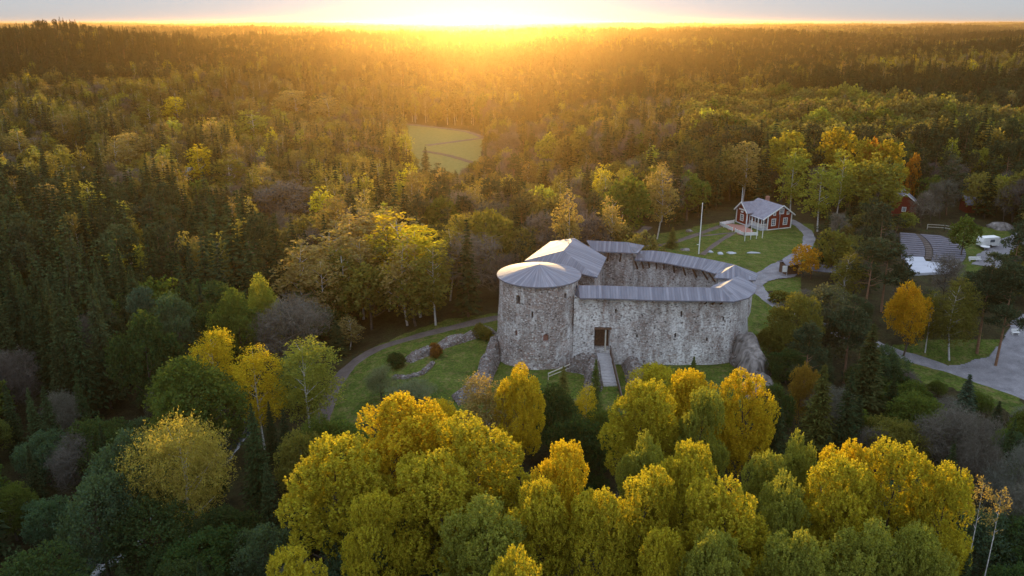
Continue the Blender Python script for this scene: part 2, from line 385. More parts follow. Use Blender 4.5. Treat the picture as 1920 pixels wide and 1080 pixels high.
# stream, lower left
V_ = ribbon('stream', T2([(560, 690), (500, 730), (465, 775), (430, 830), (330, 930), (250, 1000), (190, 1050), (60, 1150)]), 5.0, M['water'], .12, label='narrow stream glinting between the trees at lower left')

# ------------------------------------------------------------------ castle
castle = thing('castle', (0, 0, 0), 'ruined medieval stone castle with grey board roofs on the hilltop', 'castle')
def cut(o, cutters):
    for c in cutters:
        md = o.modifiers.new('cut', 'BOOLEAN'); md.operation = 'DIFFERENCE'; md.object = c; md.solver = 'EXACT'
    dg = bpy.context.evaluated_depsgraph_get(); me = bpy.data.meshes.new_from_object(o.evaluated_get(dg))
    o.modifiers.clear(); o.data = me
    for c in cutters: bpy.data.objects.remove(c)
def niche(px_, py_, Y, wd, ht, nrm, depth=1.4, arch=True, z=None):
    """opening cutter: width, height, outward normal (x,y) at the wall face"""
    p = PY(px_, py_, Y); n = Vector((nrm[0], nrm[1], 0)).normalized(); t = Vector((-n.y, n.x, 0))
    pr = [(-wd/2, -ht/2), (wd/2, -ht/2), (wd/2, ht*.25)] + ([(wd*.3, ht*.44), (0, ht/2), (-wd*.3, ht*.44)] if arch else [(wd/2, ht/2), (-wd/2, ht/2)]) + [(-wd/2, ht*.25)]
    if not arch: pr = [(-wd/2, -ht/2), (wd/2, -ht/2), (wd/2, ht/2), (-wd/2, ht/2)]
    A = [p+n*1.2+t*a+Vector((0, 0, b)) for a, b in pr]; B = [p-n*depth+t*a+Vector((0, 0, b)) for a, b in pr]
    k = len(pr); mb = MB(); mb.poly(A); mb.poly(B[::-1])
    for i in range(k): mb.poly([B[i], B[(i+1) % k], A[(i+1) % k], A[i]])
    me = mb.mesh('cutter', M['black'])
    import bmesh
    bm = bmesh.new(); bm.from_mesh(me); bmesh.ops.remove_doubles(bm, verts=bm.verts, dist=1e-4); bmesh.ops.recalc_face_normals(bm, faces=bm.faces); bm.to_mesh(me); bm.free()
    c = link('cutter', me)
    pane = MB(); q = p-n*(depth-.06)
    pane.poly([q+t*a+Vector((0, 0, b)) for a, b in pr]); pane.poly([q-n*.04+t*a+Vector((0, 0, b)) for a, b in pr][::-1])
    return c, pane
def clean(me):
    import bmesh
    bm = bmesh.new(); bm.from_mesh(me); bmesh.ops.remove_doubles(bm, verts=bm.verts, dist=1e-4); bmesh.ops.recalc_face_normals(bm, faces=bm.faces); bm.to_mesh(me); bm.free()
TC = Vector((4.2, 117.8, 0))
def jit(p, a): 
    return Vector((p.x+a*math.sin(p.z*1.7+p.x*2.1), p.y+a*math.sin(p.z*2.3+p.x*1.3+1), p.z))
# round tower
prof = [(-3.5, 7.6), (-1, 7.3), (0, 7.15), (.8, 6.9), (2, 6.75), (4, 6.55), (6, 6.42), (8, 6.3), (10, 6.2), (12, 6.1), (12.9, 6.05)]
mb = MB(); n = 56
ring = [[jit(TC+Vector((math.cos(2*math.pi*i/n)*r, math.sin(2*math.pi*i/n)*r, z)), .07) for i in range(n)] for z, r in prof]
for a, b in zip(ring[:-1], ring[1:]):
    for i in range(n): mb.poly([a[i], a[(i+1) % n], b[(i+1) % n], b[i]])
mb.poly(ring[-1]); mb.poly(ring[0][::-1])
tower = mb.obj('round_tower', M['tower_stone'], castle, label='round corner tower of rough brown and grey fieldstone'); clean(tower.data)
def tw(x, y, wd, ht, depth=1.3):
    d = ray(x, y)   # march to the tower shell
    for k in range(400):
        t = 95+k*.08; p = Vector((d[0]*t, d[1]*t, CAMZ+d[2]*t)); r = 6.05+max(0, 13-p.z)*.075
        if (p.xy-TC.xy).length < r: break
    return niche(x, y, p.y, wd, ht, (p.x-TC.x, p.y-TC.y), depth)
cs = [tw(971, 562, .75, 1.5), tw(1061, 555, .55, 1.0), tw(998, 590, .3, 1.0), tw(1024, 634, .85, 1.25, .7), tw(967, 625, .5, .9, .6)]
cut(tower, [c for c, _ in cs])
for k, (_, p) in enumerate(cs): p.obj('window_opening', M['black'] if k < 3 else M['brick'], tower)
# curtain wall ring
outer = [(9.4, 113.9), (14, 113.5), (20, 113.3), (26, 113.2), (31.3, 113.4), (34.2, 114.6), (36.2, 117.2), (37.8, 120.5), (38.6, 124), (38.2, 127.4), (34.5, 130.2), (30, 132.6), (25, 135), (20, 136.8), (14, 138), (9, 139.5)]
def smooth(L, k=4):
    Q = []; L = [Vector((*p, 0)) for p in L]
    for i in range(len(L)-1):
        p0 = L[max(i-1, 0)]; p1 = L[i]; p2 = L[i+1]; p3 = L[min(i+2, len(L)-1)]
        for j in range(k):
            t = j/k; Q.append(.5*((2*p1)+(-p0+p2)*t+(2*p0-5*p1+4*p2-p3)*t*t+(-p0+3*p1-3*p2+p3)*t**3))
    Q.append(L[-1]); return Q
def wall_band(L, thick, ztop, zb, batter, flip=1):
    Q = smooth(L); secs = []
    for i, q in enumerate(Q):
        d = (Q[min(i+1, len(Q)-1)]-Q[max(i-1, 0)]).normalized(); nrm = Vector((d.y, -d.x, 0))*flip
        zt = ztop(q) if callable(ztop) else ztop; row = []
        for f in (0, .12, .3, .5, .75, 1.): 
            z = zb+(zt-zb)*f; row.append(jit(q+nrm*batter*(1-f)**1.6+Vector((0, 0, z)), .06))
        row.append(q-nrm*thick+Vector((0, 0, zt))); row.append(q-nrm*thick+Vector((0, 0, zb))); secs.append(row)
    mb = MB(); m = len(secs[0])
    for a, b in zip(secs[:-1], secs[1:]):
        for k in range(m): mb.poly([a[k], b[k], b[(k+1) % m], a[(k+1) % m]])
    mb.poly(secs[0][::-1]); mb.poly(secs[-1]); return mb
mb = wall_band(outer[:10], 2.2, 10.6, -3.5, 1.1)
cw = mb.obj('curtain_wall', M['wall_stone'], castle, label='straight front wall with patches of pale lime plaster'); clean(cw.data)
cs = []
for x, y, wd, ht, Y in ((1155, 584, .28, .62, 113.1), (1278, 589, .3, .95, 113.0), (1356, 597, .3, .7, 113.6), (1266, 629, .3, .8, 112.9), (1195, 631, .28, .6, 112.8), (1325, 636, .28, .6, 113.0), (1390, 600, .3, .6, 115.2)):
    cs.append(niche(x, y, Y, wd, ht, (0, -1) if x < 1380 else (.7, -.7), 1.0, True))
dc, dp = niche(1129, 636, 113.0, 2.35, 3.7, (0, -1), 1.9, False)
cut(cw, [c for c, _ in cs]+[dc])
for _, p in cs: p.obj('window_slit', M['black'], cw)
gate = dp.obj('gate_door', M['dark_wood'], cw)
q = PY(1129, 636, 113.0)
MB().bar((q.x+.45, 112.6, q.z-1.8), (q.x+.45, 112.6, q.z+1.8), .28, .2).obj('door_post', M['pale_wood'], cw)
MB().bar((q.x-1.3, 112.5, q.z+1.92), (q.x+1.3, 112.5, q.z+1.92), .3, .25).obj('door_lintel', M['dark_wood'], cw)
mb = wall_band(outer[9:], 2.2, lambda p: 10.9+.9*float(S(24, 18, p.x)), -1, .4)
mb.obj('rear_wall', M['inner_stone'], castle, label='courtyard wall curving round the far side')
mb = MB(); mb.poly([(9, 117, 3.0), (33, 117, 3.0), (36, 125, 3.0), (20, 134, 3.0), (12, 134, 3.0)]); mb.obj('courtyard_floor', M['path'], castle)
# hall block
C_, E_, F_, D_ = Vector((2.1, 128.5, 0)), Vector((13.4, 119.2, 0)), Vector((16.1, 130.4, 0)), Vector((7.0, 140.8, 0))
cen = (C_+E_+F_+D_)/4
hb = [cen+(p-cen)*.9 for p in (C_, E_, F_, D_)]
mb = MB(); mb.hexa([h+Vector((0, 0, -1)) for h in hb]+[h+Vector((0, 0, 12.1)) for h in hb]); mb.obj('hall_block', M['tower_stone'], castle, label='square hall block behind the round tower')
zE = 12.0; A_ = Vector((8.5, 126.6, 14.3)); B_ = Vector((10.9, 134.6, 14.3))
Ce, Ee, Fe, De = [Vector((p.x, p.y, zE)) for p in (C_, E_, F_, D_)]
mb = MB(); mb.slab([Ce, A_, B_, De], .22, De-Ce); mb.slab([Ee, Fe, B_, A_], .22, Fe-Ee); mb.slab([Ce, Ee, A_], .22, Ee-Ce); mb.slab([Fe, De, B_], .22, De-Fe)
mb.obj('hall_roof', M['roof'], castle, label='broad hipped board roof over the hall, its left slope in sunlight')
# tower cone roof
mb = MB(); n = 30; rc = 6.55; apex = TC+Vector((0, .3, 14.5))
for i in range(n):
    a0, a1 = 2*math.pi*i/n, 2*math.pi*(i+1)/n
    p0 = TC+Vector((math.cos(a0)*rc, math.sin(a0)*rc, 13.0)); p1 = TC+Vector((math.cos(a1)*rc, math.sin(a1)*rc, 13.0))
    for s_ in range(3):
        f0, f1 = s_/3, (s_+1)/3
        q0 = p0.lerp(p1, f0); q1 = p0.lerp(p1, f1)
        mb.poly([q0, q1, apex], [(i*1.36+f0*1.36, 0), (i*1.36+f1*1.36, 0), (i*1.36+(f0+f1)*.68, 6)])
    mb.poly([p0, p0-Vector((0, 0, .2)), p1-Vector((0, 0, .2)), p1]); mb.poly([p1-Vector((0, 0, .2)), p0-Vector((0, 0, .2)), TC+Vector((0, 0, 13.4))])
mb.obj('tower_roof', M['roof'], castle, label='shallow round conical board roof of the tower')
# wall-walk roofs
e0 = P(1088, 559, 10.8); el = P(1060, 535, 10.9); e2 = P(1374, 565.5, 10.6); e3 = P(1416, 547.5, 10.7); e4 = P(1419, 535, 10.8)
r0 = P(1084, 535, 12.1); r1 = P(1349, 540, 12.0); r2 = P(1371, 525.5, 12.0); r3 = P(1388, 516, 12.0)
mb = MB(); k_ = 6
for i in range(k_):
    a, b = i/k_, (i+1)/k_; sg = lambda t: Vector((0, 0, .06*math.sin(t*9)))
    mb.slab([e0.lerp(e2, a)+sg(a), e0.lerp(e2, b)+sg(b), r0.lerp(r1, b)+sg(b), r0.lerp(r1, a)+sg(a)], .2, e2-e0)
em = (e2+e3)/2+Vector((.5, -.5, 0)); rm = (r1+r2)/2
mb.slab([e2, em, rm, r1], .2); mb.slab([em, e3, r2, rm], .2); mb.slab([e3, e4, r3, r2], .2); mb.slab([el, e0, r0], .2)
b0, b1, b2, b3 = r0+Vector((.6, 2.2, -1.2)), r1+Vector((-1.6, 1.9, -1.2)), r2+Vector((-2.4, 1.2, -1.2)), r3+Vector((-2.2, .8, -1.2))
mb.slab([r0, r1, b1, b0], .2, r1-r0); mb.slab([r1, r2, b2, b1], .2); mb.slab([r2, r3, b3, b2], .2)
mb.obj('wall_walk_roof', M['roof'], castle, label='long narrow board roof along the front wall')
# curved rear roof
EV = [(1190, 487.5), (1215, 489), (1245, 492.5), (1280, 499), (1315, 505), (1341, 513)]
RG = [(1196, 470), (1222, 469.5), (1247, 472), (1290, 479), (1335, 487), (1377, 496)]
mb = MB(); ev = [P(x, y, 10.9) for x, y in EV]; rg = [P(x, y, 12.3) for x, y in RG]
for i in range(5):
    mb.slab([ev[i], ev[i+1], rg[i+1], rg[i]], .2, ev[i+1]-ev[i])
    oa = rg[i]+(rg[i]-ev[i]).normalized()*1.6; ob = rg[i+1]+(rg[i+1]-ev[i+1]).normalized()*1.6; oa.z = ob.z = 11.0
    mb.slab([rg[i], rg[i+1], ob, oa], .2, ev[i+1]-ev[i])
mb.obj('wall_walk_roof', M['roof'], castle, label='curving board roof along the far courtyard wall')
# rear high roof
h0, h1, h2 = P(1112, 470.5, 12.5), P(1186, 474, 12.5), P(1196, 474, 12.4); g0, g1 = P(1100, 450.5, 14.0), P(1176, 454, 14.0); h3 = P(1208, 460, 12.5)
mb = MB(); mb.slab([h0, h1, g1, g0], .2, h1-h0); mb.slab([h1, h2, h3, g1], .2); mb.slab([g0, g1, h3, g0+Vector((1, 3, -1.4))], .2)
mb.obj('rear_roof', M['roof'], castle, label='higher board roof beside the hall')
mb = MB(); mb.hexa([h0+Vector((0, 1.6, -13)), h2+Vector((-.6, 1.2, -13)), h2+Vector((-.6, 3.5, -13)), h0+Vector((0, 4, -13)), h0+Vector((0, 1.6, -.25)), h2+Vector((-.6, 1.2, -.25)), h2+Vector((-.6, 3.5, -.25)), h0+Vector((0, 4, -.25))])
mb.obj('rear_block', M['inner_stone'], castle)
# corner turret roof
tT = P(1378, 496.5, 12.9); ta = P(1339, 520.5, 11.4); tb = P(1417, 525.5, 11.4); tcn = P(1422, 513, 11.4); td = ta+(tcn-tb)
mb = MB(); mb.slab([ta, tb, tT], .2, tb-ta); mb.slab([tb, tcn, tT], .2); mb.slab([tcn, td, tT], .2); mb.slab([td, ta, tT], .2)
mb.obj('turret_roof', M['roof'], castle, label='low pyramid board roof at the right corner')
mb = MB(); c4 = (ta+tb+tcn+td)/4; q4 = [c4+(p-c4)*.82 for p in (ta, tb, tcn, td)]
mb.hexa([Vector((p.x, p.y, 5)) for p in q4]+[Vector((p.x, p.y, 11.25)) for p in q4]); mb.obj('turret', M['wall_stone'], castle)
# timber struts under the eaves
for i in range(5):
    for f in (.0, .5):
        p = ev[i].lerp(ev[i+1], f); o2 = rg[i].lerp(rg[i+1], f); d = (o2-p); d.z = 0; d.normalize()
        MB().bar(p+d*.15+Vector((0, 0, -.25)), p+d*1.5+Vector((0, 0, -2.0)), .22).obj('strut', M['dark_wood'], castle)
for f in (.08, .4, .72):
    p = h0.lerp(h1, f); MB().bar(p+Vector((0, .2, -.3)), p+Vector((0, 1.5, -2.1)), .22).obj('strut', M['dark_wood'], castle)
for x in (1325, 1340, 1355, 1378):
    p = P(x, 567.5 if x < 1376 else 563, 10.3); MB().bar(p+Vector((0, .1, 0)), p+Vector((0, 1.6, -.9)), .16).obj('strut', M['dark_wood'], castle)
# blocked arch in the courtyard wall
p = P(1309, 534, 6.3)
# footbridge
p0 = Vector(P(1131, 661, 1.85)); p1 = Vector(P(1143, 717, 0.2)); p2 = Vector(P(1156, 775, -1.6))
bridge = thing('footbridge', p0, 'grey plank footbridge climbing to the castle gate', 'footbridge')
def loc(v): return Vector(v)-p0
mb = MB(); pl = [p0, p1, p2]; W_ = 1.0
for s in range(2):
    a, b = pl[s], pl[s+1]; L = (b-a).length; n = int(L/.34); d = (b-a).normalized(); sd = d.cross(Vector((0, 0, 1))).normalized()
    for k in range(n):
        c = a+d*(k+.5)*L/n; hw = 1.0; g = .15*(.86 if s == 0 else .7)
        q = [c-sd*hw-d*g, c+sd*hw-d*g, c+sd*hw+d*g, c-sd*hw+d*g]; q = [loc(v) for v in q]
        mb.hexa([v-Vector((0, 0, .08)) for v in q]+[v+Vector((0, 0, random.uniform(-.012, .012))) for v in q])
mb.obj('deck', M['grey_wood'], bridge)
for sgn in (-1, 1):
    mb = MB()
    for s in range(2):
        d = (pl[s+1]-pl[s]).normalized(); sd = d.cross(Vector((0, 0, 1))).normalized()*.8*sgn
        mb.bar(loc(pl[s]+sd-Vector((0, 0, .3))), loc(pl[s+1]+sd-Vector((0, 0, .3))), .18, .3)
    mb.obj('beam', M['dark_wood'], bridge)
sd = (p1-p0).cross(Vector((0, 0, 1))).normalized()
if sd.x < 0: sd = -sd
rail = MB(); kick = MB()
for s in range(2):
    a, b = pl[s], pl[s+1]
    rail.bar(loc(a+sd*1.05+Vector((0, 0, 1.1))), loc(b+sd*1.05+Vector((0, 0, 1.1))), .16, .12)
    kick.bar(loc(a+sd*1.05+Vector((0, 0, .5))), loc(b+sd*1.05+Vector((0, 0, .5))), .08, .5)
rail.obj('handrail', M['path'], bridge); kick.obj('side_board', M['dark_wood'], bridge)
for s in range(2):
    for f in (0.05, .35, .7):
        c = pl[s].lerp(pl[s+1], f)+sd*1.05; MB().bar(loc(c-Vector((0, 0, 1.2))), loc(c+Vector((0, 0, 1.15))), .14).obj('rail_post', M['dark_wood'], bridge)
# small handrail left of the bridge
a = PT(1028, 712); b = PT(1084, 690)
hr = thing('handrail', a, 'short weathered wooden handrail at the foot of the round tower', 'handrail')
MB().bar((0, 0, 1.), (b-a)+Vector((0, 0, 1.2)), .13).obj('rail', M['pale_wood'], hr); MB().bar((0, 0, .5), (b-a)+Vector((0, 0, .6)), .1).obj('rail', M['pale_wood'], hr)
for f in (0, .5, 1.): MB().bar((b-a)*f+Vector((0, 0, -.2)), (b-a)*f+Vector((0, 0, 1.1)), .12).obj('post', M['pale_wood'], hr)

def ruin(name, pts, wd, ht, label, m='rubble', seed=1, rough=.35):
    rr = random.Random(seed); P3 = [Vector((p.x, p.y, 0)) for p in pts]; Q = []
    for i in range(len(P3)-1):
        n = max(3, int((P3[i+1]-P3[i]).length/.35))
        for k in range(n): Q.append((P3[i].lerp(P3[i+1], k/n), (i+k/n)/(len(P3)-1)))
    Q.append((P3[-1], 1.)); V = []; F = []; na = 9
    for i, (q, f) in enumerate(Q):
        d = (Q[min(i+1, len(Q)-1)][0]-Q[max(i-1, 0)][0]).normalized(); s = Vector((d.y, -d.x, 0))
        h = (ht[0]+(ht[1]-ht[0])*f)*(1+.25*math.sin(i*.37+seed)+rr.uniform(-.12, .12)); e = min(1, i/2+.15, (len(Q)-1-i)/2+.15); h *= e
        for k in range(na):
            a = k/(na-1); x = (a*2-1); prof_ = (1-abs(x)**3.2)
            p = q+s*wd/2*x*1.15+Vector((rr.uniform(-.12, .12), rr.uniform(-.12, .12), 0))*rough*3
            V.append((p.x, p.y, float(terrain(p.x, p.y))-.3+(h+.3)*prof_+rr.uniform(-.18, .18)*rough*2))
    for i in range(len(Q)-1):
        for k in range(na-1):
            a = i*na+k; F.append((a, a+1, a+na+1, a+na))
    return link(name, mk(name, V, F, M[m]), label=label, cat='ruined wall')
ruin('ruined_wall', T2([(938, 648), (925, 672), (912, 700), (903, 722), (880, 742), (852, 752)]), 2.4, (2.8, 1.4), 'thick ruined stone wall running down from the foot of the round tower', seed=3)
ruin('ruined_wall', T2([(762, 678), (795, 664), (840, 645), (880, 632), (925, 620)]), 2.6, (.9, .9), 'broad rubble wall crossing the left lawn below the path', seed=5)
ruin('ruined_wall', T2([(735, 708), (760, 709), (790, 702), (805, 690), (812, 679)]), 0.9, (.5, .5), 'low curved stone footing on the left lawn below the broad rubble wall', seed=8)
ruin('ruined_wall', T2([(1182, 684), (1190, 705), (1196, 735)]), 2.6, (2.0, 2.2), 'heap of ruined masonry right of the footbridge', seed=9)
ruin('ruined_wall', T2([(1062, 690), (1090, 694), (1112, 700), (1112, 735)]), 2.4, (2.4, 2.2), 'ruined masonry block left of the footbridge', seed=11)
ruin('ruined_wall', T2([(1372, 676), (1395, 694), (1420, 715), (1430, 740)]), 1.6, (1.8, 1.0), 'ruined stone wall falling away from the right end of the front wall', seed=12)
def rock(name, c, r, label, seed=1, cat='rock', m='rock'):
    rr = random.Random(seed); V = []; F = []; nu, nv = 20, 10
    for j in range(nv+1):
        th = math.pi*j/nv
        for i in range(nu):
            a = 2*math.pi*i/nu; x, y, z = math.sin(th)*math.cos(a), math.sin(th)*math.sin(a), math.cos(th)
            k = 1+.16*math.sin(3*x+seed)+.13*math.sin(4*y+2*z+seed*2)+.06*math.sin(9*x+7*z)+rr.uniform(-.03, .03)
            V.append((x*r[0]*k, y*r[1]*k, z*r[2]*k))
    for j in range(nv):
        for i in range(nu): F.append((j*nu+i, (j+1)*nu+i, (j+1)*nu+(i+1) % nu, j*nu+(i+1) % nu))
    return link(name, mk(name, V, F, M[m], smooth=True), label=label, cat=cat, loc=c)
p = PT(1408, 690); rock('rock_outcrop', p+Vector((0, .5, -.6)), (3.2, 4.5, 4.6), 'rounded bare bedrock knoll under the right end of the castle', 2, 'rock')
p = PT(1425, 735); rock('rock_outcrop', p+Vector((-.5, 0, -1)), (2.6, 3, 3.2), 'lower bedrock hump below the castle rock', 6, 'rock')
p = PT(150, 318); rock('rock_outcrop', p+Vector((0, 0, -.5)), (4.5, 4, 2.4), 'bare grey rock showing in a gap of the left forest', 4, 'rock')
p = PT(1880, 428); rock('rock_outcrop', p, (3.6, 2.4, 1.3), 'grey boulder heap above the caravan lawn', 9, 'rock')
lb = ['pale stone nearest the flagpole', 'low white stone second from the flagpole', 'flat grey stone slab in the middle of the house lawn', 'long flat stone slab at the right of the house lawn']
for k, (x, y, sx_) in enumerate(((1332, 473, .7), (1351, 476, .8), (1372, 475, 1.1), (1413, 474.5, 1.3))):
    rock('lawn_stone', PT(x, y), (sx_, .6, .35), lb[k], 20+k, 'stone', 'concrete')
rock('lawn_stone', PT(1284, 469), (1.1, .8, .45), 'dark reddish boulder left of the flagpole', 31, 'stone')
rock('lawn_stone', PT(1292, 434), (1.1, .8, .5), 'boulder at the forest edge behind the flagpole', 33, 'stone')

# ------------------------------------------------------------------ red restaurant house
hang = math.atan2(.351, .936); HO = Vector((64.6, 196.2, 0)); HO.z = float(terrain(HO.x, HO.y))
house = thing('wooden_house', HO, 'red wooden house with white trim, veranda and grey felt roof on the lawn', 'house', rz=hang)
def win(parent, c, w_, h_, face, nx_=2, nz_=3):
    """window: white frame with panes; face 'v' looks to -v, 'u' looks to -u"""
    fr = MB(); gl = MB(); c = Vector(c); t = .12
    ax = Vector((1, 0, 0)) if face == 'v' else Vector((0, -1, 0)); n = Vector((0, -1, 0)) if face == 'v' else Vector((-1, 0, 0)); up = Vector((0, 0, 1))
    def bx(mb, cc, a, b, d):
        q = [cc-ax*a/2-up*b/2, cc+ax*a/2-up*b/2, cc+ax*a/2+up*b/2, cc-ax*a/2+up*b/2]
        mb.hexa([v-n*.02 for v in q]+[v+n*d for v in q])
    for s in (-1, 1):
        bx(fr, c+ax*s*w_/2, .17, h_+.2, .09); bx(fr, c+up*s*h_/2, w_-.17, .17, .08)
    for i in range(1, nx_): bx(fr, c+ax*(i/nx_-.5)*w_, .07, h_-.17, .06)
    for i in range(1, nz_): bx(fr, c+up*(i/nz_-.5)*h_, w_-.2, .06, .05)
    bx(gl, c, w_, h_, .02)
    f = fr.obj('window', M['white'], parent); gl.obj('pane', M['glass'], f)
# main block u 0..7.2, v 0..9.5 ; ridge at u=4.1
zf = .6; rz_ = 6.3
mb = MB(); gab = [(0, 0, 0), (7.2, 0, 0), (7.2, 0, 3.7), (4.1, 0, 5.9), (0, 0, 3.9)]; bk = [(x, 9.5, z) for x, y, z in gab]
mb.poly(gab); mb.poly(bk[::-1])
for i in range(5): mb.poly([gab[(i+1) % 5], gab[i], bk[i], bk[(i+1) % 5]])
body = mb.obj('wall', M['red'], house)
mb = MB(); wg = [(-2.4, 5.2, .2), (-2.4, 9.6, .2), (-2.4, 9.6, 3.7), (-2.4, 7.4, 5.7), (-2.4, 5.2, 3.7)]; wb = [(0, y, z) for x, y, z in wg]
mb.poly(wg[::-1])
for i in range(5): mb.poly([wg[i], wg[(i+1) % 5], wb[(i+1) % 5], wb[i]])
wing = mb.obj('wall', M['red'], house)
mb = MB()
mb.slab([(4.1, -.5, 6.1), (4.1, 9.9, 6.1), (7.9, 9.9, 3.45), (7.9, -.5, 3.45)], .14); mb.slab([(4.1, -.5, 6.1), (4.1, 9.9, 6.1), (-1.9, 9.9, 2.95), (-1.9, -.5, 2.95)], .14)
mb.obj('roof', M['felt'], house)
mb = MB(); mb.slab([(-2.95, 7.4, 6.0), (3.9, 7.4, 6.0), (3.0, 4.7, 3.7), (-2.95, 4.7, 3.5)], .14); mb.slab([(-2.95, 7.4, 6.0), (3.9, 7.4, 6.0), (3.0, 10.1, 3.7), (-2.95, 10.1, 3.5)], .14)
rf = mb.obj('roof', M['felt'], house); MB().box((5.0, 7.2, 6.3), (.8, .7, 1.4)).obj('chimney', M['brick'], rf)
tr = MB()
for a, b in (((4.1, -.56, 6.08), (7.95, -.56, 3.4)), ((4.1, -.56, 6.08), (-1.9, -.56, 2.9)), ((-3.02, 7.4, 5.98), (-3.02, 4.65, 3.48)), ((-3.02, 7.4, 5.98), (-3.02, 10.15, 3.48))):
    MB().bar(a, b, .07, .3).obj('bargeboard', M['white'], house)
for x, y, z0, z1 in ((.0, -.04, 0, 3.8), (7.2, -.04, 0, 3.7), (-2.44, 5.2, .2, 3.7), (-2.44, 9.6, .2, 3.7)): MB().box((x, y, (z0+z1)/2), (.24, .24, z1-z0)).obj('corner_board', M['white'], house)
MB().bar((-.0, -.07, .1), (7.2, -.07, .1), .1, .2).obj('plinth_board', M['white'], house); MB().bar((-2.5, 5.2, .3), (-2.5, 9.6, .3), .1, .2).obj('plinth_board', M['white'], house)
win(house, (1.8, 0, 1.9), 1.15, 1.7, 'v'); win(house, (5.4, 0, 1.9), 1.15, 1.7, 'v'); win(house, (4.0, 0, 4.6), 1.25, 1.3, 'v', 3, 3)
win(house, (1.9, 0, 4.05), .6, .7, 'v', 1, 2); win(house, (6.0, 0, 4.0), .6, .6, 'v', 1, 2); win(house, (-2.4, 7.3, 1.9), 1.2, 1.6, 'u')
MB().box((-2.5, 7.4, 4.0), (.08, 2.6, .32)).obj('name_board', M['white'], house, label='white name board on the left gable')
MB().box((-2.5, 7.35, 3.4), (.08, 1.0, .42)).obj('name_board', M['white'], house, label='small white board above the gable window')
MB().tube((-2.9, 7.4, 5.9), (-2.9, 7.4, 9.9), .09, .04).obj('gable_flagpole', M['white'], house)
MB().box((3.5, -.12, 1.9), (.1, .1, 3.7)).obj('downpipe', M['concrete'], house)
# veranda
mb = MB(); mb.hexa([(-1.9, .1, 0), (-.02, .1, 0), (-.02, 5.1, 0), (-1.9, 5.1, 0), (-1.9, .1, .7), (-.02, .1, .7), (-.02, 5.1, .7), (-1.9, 5.1, .7)])
ver = mb.obj('veranda', M['concrete'], house)
for v_ in (.15, 1.4, 2.7, 4.0, 5.0): MB().box((-1.75, v_, 1.85), (.16, .16, 2.3)).obj('post', M['white'], ver)
bl = MB(); bl.bar((-1.75, .25, 1.6), (-1.75, 5.0, 1.6), .09, .1); bl.bar((-1.75, .15, 1.6), (-.1, .15, 1.6), .09, .1); bl.bar((-1.75, .25, 2.95), (-1.75, 5.0, 2.95), .12, .2)
for k in range(24): bl.box((-1.75, .25+k*.2, 1.15), (.05, .08, .85))
for k in range(8): bl.box((-1.65+k*.2, .15, 1.15), (.08, .05, .85))
bl.obj('balustrade', M['white'], ver)
for v_ in (.9, 2.1, 3.4, 4.5): MB().box((-.03, v_, 1.9), (.06, .7, 1.3)).obj('window', M['glass'], ver)
st = MB()
for k in range(4): st.box((-2.1-.32*k, 4.4, .62-.17*k), (.32, 1.4, .17))
st.obj('stairs', M['grey_wood'], ver)
# terrace with white fence
def fence(pxs, h, label, name='white_fence', m='white', cat='fence', group=None, step=1.8, solid=True):
    pts = T2(pxs); base = pts[0]; t = thing(name, base, label, cat, group); pn = MB()
    for a, b in zip(pts[:-1], pts[1:]):
        a_, b_ = a-base, b-base
        if solid: pn.bar(a_+Vector((0, 0, h*.55)), b_+Vector((0, 0, h*.55)), .06, h*.75)
        else:
            pn.bar(a_+Vector((0, 0, h)), b_+Vector((0, 0, h)), .09, .12); pn.bar(a_+Vector((0, 0, h*.5)), b_+Vector((0, 0, h*.5)), .09, .12)
        n = max(1, int((b-a).length/step))
        for k in range(n+1):
            q = a_.lerp(b_, k/n); MB().box((q.x, q.y, q.z+h*.5), (.14, .14, h*1.1)).obj('post', M[m], t)
    pn.obj('rail_panel', M[m], t); return t
fence([(1376, 419), (1349, 423), (1373, 433.5)], 1.0, 'white board fence at the left corner of the house terrace')
fence([(1378, 435.5), (1395, 443), (1420, 442)], 1.0, 'white board fence along the front of the house terrace')
patch('terrace', [(1352, 423), (1376, 419), (1404, 424), (1420, 441), (1396, 442), (1376, 433)], M['brick'], .12, label='reddish terrace in front of the house veranda')
wl = ['leftmost of the four slim white poles before the veranda', 'second from left of the four slim white poles before the veranda', 'third from left of the four slim white poles before the veranda', 'rightmost of the four slim white poles before the veranda']
for k, (x, y, h) in enumerate(((1396, 452, 5.0), (1407, 449, 5.0), (1418, 447.5, 5.0), (1429, 446.5, 4.6))):
    q = PT(x, y); t = thing('white_pole', q, wl[k], 'pole', 'white poles on the house lawn')
    MB().tube((0, 0, -.2), (0, 0, h), .09, .07).obj('shaft', M['white'], t); MB().tube((0, 0, h), (0, 0, h+.12), .12, .05).obj('cap', M['white'], t)
q = PT(1310, 476); t = thing('flagpole', q, 'tall white bare flagpole standing on the grass', 'flagpole')
MB().tube((0, 0, 0), (0, 0, 11.6), .14, .07, 10).obj('shaft', M['white'], t); MB().tube((0, 0, 11.6), (0, 0, 11.85), .13, .04).obj('finial', M['white'], t); MB().box((-.3, 0, 2.2), (.5, .1, .12)).obj('cleat', M['white'], t)
